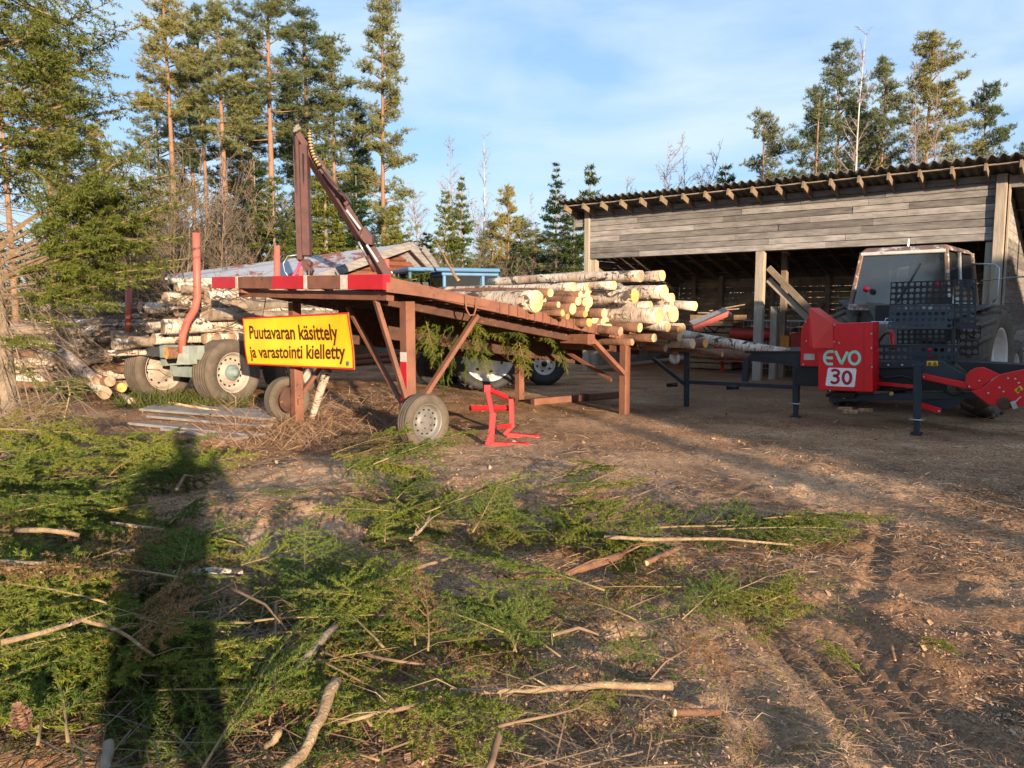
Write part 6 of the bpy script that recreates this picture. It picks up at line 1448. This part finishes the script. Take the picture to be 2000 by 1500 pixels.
perf(*quad((1738, 597), (1862, 595), (1734, 643), .09, -.10), 10, 4, .36, 'sloping_guard', 'evogrey')
perf(*quad((1863, 546), (1907, 545), (1863, 642), .06), 3, 9, .36, 'side_guard', 'evogrey', skip=((0, 0), (1, 0), (2, 0)))
perf(*quad((1752, 644), (1872, 642), (1752, 672), .22), 10, 3, .36, 'inner_guard', 'evoblack')
perf(*quad((1704, 676), (1872, 676), (1704, 704), -.06), 14, 2, .36, 'lower_guard', 'evogrey')
perf(*quad((1874, 638), (1916, 636), (1874, 664), .3), 3, 2, .42, 'chute_guard', 'evoblack'); perf(*quad((1874, 664), (1912, 664), (1874, 694), .3), 3, 2, .42, 'chute_guard', 'evoblack')
pan([(1858, 638), (1865, 638), (1865, 712), (1858, 712)], .02, .05, 'guard_post', 'evogrey'); pan([(1704, 673), (1874, 673), (1874, 676), (1704, 676)], -.07, .03, 'guard_rail', 'evogrey')
mb = MB(); mb.tube([ep(1739, 622, .02), ep(1730, 622, .0), ep(1728, 630, 0), ep(1731, 638, 0), ep(1739, 636, .02)], .009, 6); mb.build('guard_latch', 'steel', evo, True)
mb = MB(); mb.tube([ep(1737, 642, .12), ep(1743, 655, .1), ep(1744, 672, .1), ep(1742, 683, .08)], .03, 8); mb.build('control_lever', 'evored', evo, True)
for y in (682, 694):
    mb = MB(); mb.lathe(ep(1816, y, -.03), -EM, [(.001, 0), (.034, 0), (.030, .03), (.001, .034)], 12); mb.build('red_knob', 'evored', evo, True)
mb = MB(); mb.lathe(ep(1832, 556, .13), -EM, [(.001, 0), (.05, 0), (.05, .02), (.001, .026)], 14); mb.build('red_reflector', 'taill', evo, True)
for k, pts_ in enumerate(([(1712, 690), (1716, 668), (1728, 652), (1738, 650)], [(1706, 726), (1730, 738), (1762, 734), (1790, 742)], [(1720, 760), (1748, 752), (1776, 760), (1800, 752)], [(1840, 760), (1862, 772), (1884, 766)], [(1560, 735), (1580, 742), (1600, 738)])):
    mb = MB(); mb.tube([ep(x, y, -.12) for x, y in pts_], .016, 7); mb.build('hydraulic_hose', 'hose', evo, True)
mb = MB()
for x, y in ((1712, 713), (1735, 713), (1762, 713), (1785, 713)): mb.lathe(ep(x, y, -.115), -EM, [(.014, 0), (.013, .006), (.001, .008)], 8)
mb.build('fascia_bolt_row', 'steel', evo)
# outfeed: anthracite cheek, red arm, red folded scoop, black belt
pan([(1801, 720), (1806, 710), (1812, 705), (1842, 705), (1850, 712), (1892, 735), (1900, 748), (1850, 740), (1802, 731)], -.42, .05, 'conveyor_cheek', 'evogrey')
dec = pan([(1810, 705), (1832, 705), (1832, 715), (1810, 715)], -.425, .004, 'warning_decal', 'yellow')
def tri(mb, px, py, s, m): 
    for a, b in (((px - s, py + s * .8), (px, py - s)), ((px, py - s), (px + s, py + s * .8)), ((px + s, py + s * .8), (px - s, py + s * .8))): mb.bar(ep(*a, m), ep(*b, m), .006, .003, EM)
    mb.bar(ep(px, py - s * .2, m), ep(px, py + s * .4, m), .007, .003, EM)
mb = MB(); tri(mb, 1815.5, 710.5, 3.6, -.432); tri(mb, 1826, 710.5, 3.6, -.432); mb.build('warning_symbol', 'black', dec)
pan([(1801, 730), (1806, 730), (1913, 752), (1914, 762), (1908, 764), (1802, 741)], -.50, .03, 'lift_arm', 'evored')
pan([(1885, 748), (1886, 735), (1893, 725), (1906, 718), (1921, 717), (1953, 731), (1953, 731), (1922, 752), (1914, 762), (1893, 760)], -.55, .03, 'scoop_side', 'evored')
pan([(1914, 760), (1953, 731), (2010, 719), (2010, 788), (1988, 796), (1968, 798), (1930, 790), (1896, 764)], -.60, .03, 'scoop_end', 'evored')
pan([(1866, 705), (2010, 713), (2010, 728), (1955, 731), (1890, 728)], -.30, .35, 'conveyor_belt', 'evoblack')
mb = MB(); mb.lathe(ep(1961, 788, -.61), -EM, [(.075, 0), (.075, .02), (.06, .03), (.03, .02), (.001, .02)], 18); mb.build('belt_roller', 'rustdark', evo, True)
dc2 = pan([(1981, 762), (1993, 753), (1999, 760), (1988, 769)], -.606, .004, 'warning_decal', 'yellow'); mb = MB(); tri(mb, 1990, 761, 4, -.612); mb.build('warning_symbol', 'black', dc2)
mb = MB(); mb.bar(ep(1977, 784, -.63), ep(1984, 798, -.63), .05, .02, EM); mb.tube([ep(1980, 788, -.64), ep(1994, 775, -.64)], .008, 6); mb.build('spring_catch', 'steel', evo)
mb = MB()
for x, y in ((1804, 736), (1893, 755), (1913, 744), (1930, 768), (1952, 757), (1960, 765), (1969, 739), (1983, 740), (1990, 748), (1834, 803)): mb.lathe(ep(x, y, -.615 if x > 1920 else -.56), -EM, [(.012, 0), (.011, .008), (.001, .01)], 8)
mb.build('bolt_row', 'steel', evo)

# ------------------------------------------------------------------ old brown tractor in front of the shed
XE = V((.714, -.70, 0)).normalized(); XM = V((.70, .714, 0)).normalized(); XO = EO + EE * 1.02 + EM * 1.55
def K(e, m, z): return XO + XE * (e - 1.02) + XM * (m - 1.55) + UZ * z
tc_ = root('tractor', 'old rusty brown cab tractor seen from behind, carrying the red firewood processor before the shed', 'tractor', K(1.2, 2.4, 0))
c1, c2 = .43, 1.62                                        # cab sides along EE
def tb(p, q, w, h, nm, mat='cab', up=(0, 0, 1), par=None): mb = MB(); mb.bar(p, q, w, h, V(up), .01); return mb.build(nm, mat, par or tc_)
zb_, zt_ = 1.62, 2.52; mr, mf = 1.55, 2.95
ROTE = Matrix((XE, XM, UZ)).transposed()
mb = MB(); top_ = [K(c1 + .02, mr + .08, zt_), K(c2 - .02, mr + .08, zt_), K(c2 - .05, mf - .1, zt_ - .02), K(c1 + .05, mf - .1, zt_ - .02)]
low = [K(c1 - .05, mr - .02, zt_ - .09), K(c2 + .05, mr - .02, zt_ - .09), K(c2 + .04, mf, zt_ - .10), K(c1 - .04, mf, zt_ - .10)]
mb.add(low + top_, [(3, 2, 1, 0), (4, 5, 6, 7), (0, 1, 5, 4), (1, 2, 6, 5), (2, 3, 7, 6), (3, 0, 4, 7)]); o_ = mb.build('cab_roof', 'cab', tc_); md = o_.modifiers.new('edge', 'BEVEL'); md.width = .03; md.segments = 3
for e0, e1, m0, m1 in ((c1 - .10, c1, mr - .12, mr), (c2 + .10, c2, mr - .12, mr), (c1 - .10, c1, mf, mf - .05), (c2 + .10, c2, mf, mf - .05)): tb(K(e0, m0, zb_), K(e1, m1, zt_ - .08), .06, .065, 'cab_pillar', up=EM)
tb(K(c2 + .06, 2.2, zb_), K(c2, 2.2, zt_ - .08), .05, .06, 'door_pillar', 'rimwhite', EM); tb(K(c1 - .12, mr - .13, zb_ - .02), K(c2 + .12, mr - .13, zb_ - .02), .08, .10, 'rear_sill'); tb(K(c1, mr - .02, zt_ - .10), K(c2, mr - .02, zt_ - .10), .05, .05, 'rear_header', 'rimwhite')  # white rear header puts the sunlit roof edge into the colour
def pane(pts, nm): mb = MB(); n_ = (pts[1] - pts[0]).cross(pts[2] - pts[0]).normalized(); mb.prism(pts, n_ * .006); return mb.build(nm, 'glass', tc_)
pane([K(c1 - .07, mr - .10, zb_ + .03), K(c2 + .07, mr - .10, zb_ + .03), K(c2 - .02, mr + .0, zt_ - .12), K(c1 + .02, mr + .0, zt_ - .12)], 'rear_window')
pane([K(c2 + .09, mr - .05, zb_ + .03), K(c2 + .06, 2.16, zb_ + .03), K(c2 + .005, 2.16, zt_ - .12), K(c2 + .01, mr + .05, zt_ - .12)], 'side_window'); pane([K(c2 + .06, 2.24, zb_ + .03), K(c2 + .08, mf - .05, zb_ + .03), K(c2 + .01, mf - .1, zt_ - .12), K(c2 + .005, 2.24, zt_ - .12)], 'side_window')
pane([K(c1 - .09, mf - .05, zb_ + .03), K(c1 - .09, mr, zb_ + .03), K(c1, mr + .05, zt_ - .12), K(c1, mf - .1, zt_ - .12)], 'left_window'); pane([K(c2, mf - .02, zb_), K(c1, mf - .02, zb_), K(c1, mf - .06, zt_ - .12), K(c2, mf - .06, zt_ - .12)], 'windscreen')
mb = MB(); mb.box(K((c1 + c2) / 2, 2.25, 1.35), (1.3, 1.3, .50), ROTE); mb.build('cab_floor', 'cabgrey', tc_)
mb = MB(); mb.box(K(.95, 2.05, 1.72), (.45, .10, .45), ROTE); mb.box(K(.95, 2.25, 1.6), (.48, .45, .12), ROTE); mb.build('seat', 'evoblack', tc_)
mb = MB(); cc = K(1.15, 2.6, 1.86); ax_ = (EM * -.5 + UZ).normalized(); s_ = ax_.cross(EE).normalized(); mb.tube([cc + EE * (.2 * math.cos(a)) + s_ * (.2 * math.sin(a)) for a in [k * math.pi / 12 for k in range(25)]], .014, 7); mb.build('steering_wheel', 'hose', tc_, True)
mb = MB(); mb.bar(K(.62, 2.75, 1.62), K(.68, 2.7, 2.3), .16, .03, EM); mb.bar(K(1.30, 2.7, 1.62), K(1.34, 2.7, 2.42), .05, .03, EM); mb.build('curtain', 'seat', tc_)
for e in (c1 - .02, ):
    mb = MB(); mb.lathe(ep(1692, 565, 1.38), -EM, [(.001, -.03), (.045, -.03), (.048, 0), (.045, .02), (.001, .03)], 16); mb.build('tail_lamp', 'taill', tc_, True)
fd = MB(); fd.prism([ep(1637, 586, 1.75), ep(1680, 586, 1.75), ep(1692, 606, 1.75), ep(1690, 614, 1.75), ep(1660, 608, 1.75)], EM * .5); fo = fd.build('fender', 'cabgrey', tc_)
mb = MB(); mb.prism([ep(1648, 588, 1.73), ep(1665, 590, 1.73), ep(1668, 598, 1.73), ep(1652, 596, 1.73)], EM * .01); mb.build('torn_sticker', 'blue', fo); mb = MB(); mb.lathe(ep(1681, 601, 1.72), -EM, [(.001, 0), (.045, 0), (.05, .02), (.03, .03), (.001, .03)], 12); mb.build('rear_lamp', 'steel', fo, True)
mb = MB(); mb.prism([K(c2 + .10, 1.5, 1.42), K(c2 + .60, 1.5, 1.60), K(c2 + .60, 1.5, 1.64), K(c2 + .05, 1.5, 1.62)], EM * 1.3); mb.build('fender', 'cabgrey', tc_)
pan_ = MB(); pan_.prism([ep(1690, 590, 1.3), ep(1718, 592, 1.3), ep(1742, 606, 1.3), ep(1742, 640, 1.3), ep(1708, 640, 1.3), ep(1707, 622, 1.3)], EM * .5); pan_.build('rear_casting', 'cabgrey', tc_)
mb = MB(); mb.box(K(1.05, 1.5, 1.05), (.5, .8, .6), ROTE); mb.build('rear_axle_housing', 'cabgrey', tc_); tb(K(.35, 1.9, .82), K(1.95, 1.9, .82), .22, .22, 'rear_axle', 'cabgrey')
pn2 = MB(); pn2.box(ep(1724, 612, 1.26), (.20, .03, .24), ROTE); pn2.build('hitch_cover', 'evoblack', tc_); tb(ep(1702, 632, 1.2), ep(1742, 632, 1.2), .07, .07, 'cross_bar', 'steel'); tb(K(.9, 1.4, .55), K(.85, .5, .5), .06, .09, 'lift_link', 'cabgrey'); tb(K(1.35, 1.4, .55), K(1.4, .5, .5), .06, .09, 'lift_link', 'cabgrey')
mb = MB(); mb.box(K(1.0, 3.9, 1.15), (.62, 1.7, .62), ROTE); mb.build('bonnet', 'cab', tc_)
mb = MB(); mb.tube([K(c2 + .02, mf - .1, 2.28), K(c2 + .34, mf - .1, 2.26), K(c2 + .40, mf - .1, 2.20), K(c2 + .40, mf - .1, 1.75), K(c2 + .34, mf - .1, 1.68)], .013, 7); mb.build('mirror_arm', 'steel', tc_, True)
wheel(tc_, K(2.12, 1.95, .80), XE, .80, .42, .50, 'tyre', 'rimwhite', holes=8, lugs=18, grooves=1, dish=.0); wheel(tc_, K(.22, 1.95, .80), -XE, .80, .42, .50, 'tyre', 'rimwhite', holes=8, lugs=18, grooves=1, dish=.0)
wheel(tc_, K(1.95, 4.1, .52), XE, .52, .30, .30, 'tyre', 'rimwhite', holes=0, lugs=14, grooves=1, dish=.02); wheel(tc_, K(.30, 4.1, .52), -XE, .52, .30, .30, 'tyre', 'rimwhite', holes=0, lugs=14, grooves=1, dish=.02)
mb = MB(); mb.bar(K(1.02, mr - .125, zb_ + .05), K(1.30, mr - .03, 2.25), .02, .012, XM); mb.build('rear_wiper', 'hose', tc_); tb(K(1.0, mr + .3, zt_ - .02), K(1.0, mr + .3, zt_ + .12), .03, .03, 'aerial_stub', 'steel')
for px, py, Y in ((1650, 802, 11.4), (1905, 808, 10.9), (1660, 808, 11.3), (1690, 805, 11.2)):
    g_ = G(px, py); mb = MB(); mb.prism([g_ + V((-.12, 0, 0)), g_ + V((.1, -.03, 0)), g_ + V((.13, .05, .0)), g_ + V((-.05, .08, 0))], (0, 0, .05)); tag(mb.build('split_billet', 'end', None), {1650: 'left pale split billet under the red saw cover', 1905: 'pale split billet on the ground under the outfeed arm', 1660: 'smaller pale billet chip beside the left one under the machine', 1690: 'pale billet chip in the dark under the machine body'}[px], 'firewood')
mb = MB(); mb.tube([P(1917, 548, 12.5), P(1960, 544, 12.0), P(2040, 536, 11.0), P(2200, 520, 9.5)], .012, 6); tag(mb.build('cable', 'steel', None, True), 'grey cable stretched from the tractor mirror to the right picture edge', 'cable')

# ------------------------------------------------------------------ blue tractor behind the deck
def B_(px, py, Y): return P(px, py, Y)
bt = root('blue_tractor', 'old sky blue cab tractor mostly hidden behind the log deck', 'tractor', G(990, 758))
BX = V((.93, .36, 0)).normalized(); BY = V((-.36, .93, 0)).normalized(); BO = P(945, 758, 15.0); BO.z = 0
def Q(x, y, z): return BO + BX * x + BY * y + UZ * z
ROTB = Matrix((BX, BY, UZ)).transposed()
def bb_(x0, x1, y0, y1, z0, z1, nm, mat='blue', bev=.02):
    mb = MB(); mb.box(Q((x0 + x1) / 2, (y0 + y1) / 2, (z0 + z1) / 2), (x1 - x0, y1 - y0, z1 - z0), ROTB); o = mb.build(nm, mat, bt); md = o.modifiers.new('edge', 'BEVEL'); md.width = bev; md.segments = 2; return o
bb_(-1.50, .34, -.05, 1.35, 2.27, 2.35, 'cab_roof', bev=.035)
bb_(-.82, .34, .05, 1.25, 2.20, 2.27, 'window_header'); bb_(-1.42, -.82, 1.0, 1.06, 1.2, 2.26, 'canopy_shade_panel', 'evoblack', .004); bb_(-.8, .3, .6, .66, 1.2, 2.0, 'cab_shade_panel', 'tdark', .004)  # the two dark panels are added to imitate the shaded cab interior
for x in (-.80, -.02, .30): bb_(x, x + .07, .05, .11, 1.3, 2.21, 'cab_pillar')
for x in (-.80, .30): bb_(x, x + .07, 1.19, 1.25, 1.3, 2.21, 'cab_pillar')
bb_(-1.46, -1.40, .05, .11, 1.3, 2.28, 'canopy_post'); bb_(-1.46, -1.40, 1.19, 1.25, 1.3, 2.28, 'canopy_post')
bb_(-1.45, .30, .02, 1.28, 1.2, 1.85, 'cab_body'); bb_(.36, 1.9, .25, 1.0, .8, 1.5, 'bonnet')
for x0, x1 in ((-.72, -.03), (.06, .29)):
    o = bb_(x0, x1, .07, .08, 1.86, 2.20, 'side_window', 'glass', .002)
bb_(-.72, .29, 1.21, 1.22, 1.86, 2.20, 'far_window', 'glass', .002)
wheel(bt, Q(-.02, -.22, .72), -BY, .72, .40, .53, 'tyrenew', 'rimwhite', holes=8, lugs=16, grooves=1, dish=.0, hub=.1, hubmat='rimwhite'); wheel(bt, Q(-.02, 1.5, .72), BY, .72, .40, .46, 'tyre', 'rimwhite', holes=8, lugs=16, grooves=1)
fw = P(1062, 752, 15.8); wheel(bt, V((fw.x, fw.y, .44)), (.10, -1, 0), .44, .28, .22, 'tyrenew', 'rimwhite', holes=6, hole_r=.03, hub=.06, hubmat='evoblack', dish=.05); wheel(bt, V((fw.x, fw.y, .44)) + BY * 1.4, BY, .44, .28, .22, 'tyrenew', 'rimwhite', holes=0)
bb_(.8, 1.0, -.1, 1.3, .42, .54, 'front_axle', 'cabgrey'); bb_(-.2, .2, -.1, 1.4, .62, .80, 'rear_axle', 'cabgrey'); bb_(-.3, 1.6, .35, .9, .5, .85, 'chassis', 'cabgrey')
wb = root('spare_tyre', 'dark worn tyre lying half hidden behind the slanting brace of the deck', 'tyre', G(850, 748))
gq = G(850, 752); wheel(wb, V((gq.x, gq.y, .38)), (.3, -1, 0), .38, .28, .2, 'tyrenew', 'rustdark', holes=0, name='wheel')
for k, (px, py, rz, lab) in enumerate(((850, 530, 2.8, 'spruce spray under the left half of the blue tractor roof'), (905, 505, 1.2, 'broken leafless branch leaning at the blue tractor roof'), (815, 545, 3.4, 'spruce spray lying at the left corner of the blue tractor roof'))):
    if k == 1: stick([P(895, 548, 13.8), P(878, 520, 13.9), P(862, 490, 14.0), P(852, 472, 14.0)], .03, lab, 'twig', seed=70, twigs=6, taper=.3)
    else: p = P(px, py, 14.0); lay(k, p.x, p.y, rz, lab, None, 0, .2, .5, 1.1, z=p.z)

# ------------------------------------------------------------------ low cabin with a tin roof
cb = root('log_cabin', 'low red log cabin with a half rusted tin roof, behind the timber trailer', 'cabin', P(720, 600, 21))
cA = P(800, 478, 22); cBv = P(606, 546, 19.2); cC = P(322, 547, 19.4); cD = P(328, 540, 20.4); cE = P(842, 522, 22.9); cF = P(420, 530, 24.5)
mb = MB(); mb.prism([cBv, cA, cD, cC], (0, 0, .05)); mb.build('roof', 'tin', cb); mb = MB(); mb.prism([cA, cE, cF, cD], (0, 0, .05)); mb.build('rear_roof', 'tin', cb)
sd_ = V((.15, -.22, 0))
def cbar(p, q, w, h, nm, mat='board'): mb = MB(); mb.bar(p, q, w, h); mb.build(nm, mat, cb)
cbar(cBv + sd_ * .2 - UZ * .02, cA + sd_ * .2 - UZ * .02, .05, .22, 'barge_board'); cbar(cA + sd_ * .2 - UZ * .02, cE + sd_ * .2 - UZ * .04, .05, .24, 'barge_board'); cbar(cA + V((.35, .3, -.08)), cE + V((.2, .2, -.05)), .05, .20, 'inner_barge_board')
wa = cBv.lerp(cA, .14) + V((-.25, .25, 0)); wc = cA + V((-.2, .22, 0)); wd = cE + V((-.25, .2, 0))
gb = MB(); zlo = .0; gdir = (wd - wa); gdir.z = 0; Lg = gdir.length; gdir.normalize()
z = .02
while z < wc.z - .12:
    def xs(zz):
        ta = 0 if zz < wa.z - .1 else (zz - wa.z + .1) / (wc.z - wa.z) * (wc - wa).to_2d().length
        tb2 = Lg if zz < wd.z - .1 else Lg - (zz - wd.z + .1) / (wc.z - wd.z) * (wd - wc).to_2d().length
        return ta, tb2
    a, b = xs(z + .16)
    if b - a < .1: break
    base = V((wa.x, wa.y, 0)); gb.bar(base + gdir * a + UZ * (z + .08), base + gdir * b + UZ * (z + .08), .14, .155, bev=.05); z += .16
gb.build('gable_wall', 'redlog', cb)
mb = MB(); w0 = V((wa.x, wa.y, 0)); w1 = V((cC.x + .3, cC.y + .3, 0)); z = .02
while z < 2.05: mb.bar(w0 + UZ * (z + .08), w1 + UZ * (z + .08), .14, .155, bev=.05); z += .16
mb.build('long_wall', 'redlog', cb)
cbar(w0 + UZ * 2.15, w1 + UZ * 2.1, .08, .12, 'eave_board'); mb = MB(); cc = P(760, 538, 20.8); mb.prism([cc + V((-.08, 0, -.08)), cc + V((.08, .06, -.08)), cc + V((.08, .06, .1)), cc + V((-.08, 0, .1))], (0, -.05, 0)); mb.build('wall_box', 'steel', cb)

# ------------------------------------------------------------------ behind the camera: an unseen barn added and shaped to cast the yard shade, and the one who took the picture
def LP_(p, t, z): return V((LD.y * p + LD.x * t, -LD.x * p + LD.y * t, z))
bn = root('barn', 'unseen red board barn added behind the camera to shade the right half of the yard', 'barn', LP_(12, -13, 0))
mb = MB(); mb.prism([LP_(p, -10, z) for p, z in [(6.3, -.2), (21, -.2), (21, 4.2), (14.5, 5.7), (6.3, 4.3)]], LP_(0, -8, 0)); mb.build('wall', 'barn', bn)
mb = MB(); mb.prism([LP_(5.9, -9.6, 4.25), LP_(14.5, -9.6, 5.72), LP_(14.5, -9.6, 5.84), LP_(5.9, -9.6, 4.37)], LP_(0, -8.8, 0)); mb.prism([LP_(14.52, -9.6, 5.72), LP_(21.5, -9.6, 4.1), LP_(21.5, -9.6, 4.22), LP_(14.52, -9.6, 5.84)], LP_(0, -8.8, 0)); mb.build('roof', 'fibre', bn)
mb = MB(); mb.prism([LP_(11, -9.98, 0), LP_(14.5, -9.98, 0), LP_(14.5, -9.98, 3.2), LP_(11, -9.98, 3.2)], LP_(0, .06, 0)); mb.build('door', 'boardin', bn)
for o_, p_, t_, s_, l_ in ((sC, 5.2, -8.2, .55, 'small unseen spruce added left of the barn behind the camera'), (sA, 6.3, -8.6, .55, 'young unseen spruce added at the near corner of the barn behind the camera'), (sC, 8.2, -8.4, .78, 'dark unseen spruce added before the barn wall behind the camera'), (sA, 10.6, -8.2, .78, 'bushy unseen spruce added before the barn door behind the camera')):
    c_ = copy_tree(o_); c_.location = LP_(p_, t_, 0); c_.scale = (s_ * .8, s_ * .8, s_); c_['label'] = l_; c_['group'] = 'added young spruces by the barn'  # unseen spruces added to fray the shadow edge of the barn
def person():
    r = root('person', 'person in a dark jacket behind the camera, both arms raised to hold it', 'person', (-.02, -.42, 0))
    J = {'pel': (0, 0, .93, .16), 'bel': (0, .01, 1.10, .165), 'che': (0, .0, 1.32, .18), 'nk0': (0, .0, 1.47, .09), 'nk': (0, .02, 1.54, .06),
         'sl': (-.20, 0, 1.42, .085), 'el': (-.36, .08, 1.20, .06), 'wl': (-.14, .30, 1.42, .042), 'sr': (.20, 0, 1.42, .085), 'er': (.36, .08, 1.20, .06), 'wr': (.14, .30, 1.42, .042),
         'hl': (-.10, 0, .88, .11), 'kl': (-.15, .03, .50, .075), 'al': (-.17, 0, .10, .055), 'tl': (-.18, .16, .045, .045), 'hr': (.10, 0, .88, .11), 'kr': (.15, .03, .50, .075), 'ar': (.17, 0, .10, .055), 'tr': (.18, .16, .045, .045)}
    Ed = [('pel', 'bel'), ('bel', 'che'), ('che', 'nk0'), ('nk0', 'nk'), ('che', 'sl'), ('sl', 'el'), ('el', 'wl'), ('che', 'sr'), ('sr', 'er'), ('er', 'wr'), ('pel', 'hl'), ('hl', 'kl'), ('kl', 'al'), ('al', 'tl'), ('pel', 'hr'), ('hr', 'kr'), ('kr', 'ar'), ('ar', 'tr')]
    for sd, wn_ in ((-1, 'wl'), (1, 'wr')):                 # palms and five fingers
        w = J[wn_]; J['p%d' % sd] = (w[0] - .03 * sd, w[1] + .07, w[2] + .05, .032); Ed.append((wn_, 'p%d' % sd))
        for k in range(5):
            a = ('f%d%d' % (sd, k)); p = J['p%d' % sd]; dz = .035 - .02 * k if k < 4 else -.045; l = (.055, .065, .06, .05, .04)[k]
            J[a] = (p[0] - .02 * sd, p[1] + l, p[2] + dz, .010); J[a + 'b'] = (p[0] - .06 * sd, p[1] + l + .01, p[2] + dz, .008); Ed += [('p%d' % sd, a), (a, a + 'b')]
    names = list(J); me = bpy.data.meshes.new('body'); me.from_pydata([J[n_][:3] for n_ in names], [(names.index(a), names.index(b)) for a, b in Ed], [])
    ob = bpy.data.objects.new('body', me); COL.objects.link(ob); ob.parent = r; me.materials.append(MT['cloth'])
    sk_ = ob.modifiers.new('skin', 'SKIN'); 
    for i, n_ in enumerate(names): me.skin_vertices[0].data[i].radius = (J[n_][3],) * 2; me.skin_vertices[0].data[i].use_root = (n_ == 'pel')
    ob.modifiers.new('s', 'SUBSURF').levels = 2
    mb = MB(); mb.lathe((0, .03, 1.66), (0, .05, 1), [(.001, -.135), (.05, -.12), (.075, -.07), (.085, 0), (.08, .07), (.055, .115), (.001, .13)], 16); mb.build('head', 'skin', r, True, local=True)
    mb = MB(); mb.lathe((0, .005, 1.69), (0, -.15, 1), [(.095, -.03), (.098, .03), (.08, .09), (.045, .125), (.001, .135)], 16); mb.build('cap', 'cloth2', r, True, local=True)
person()
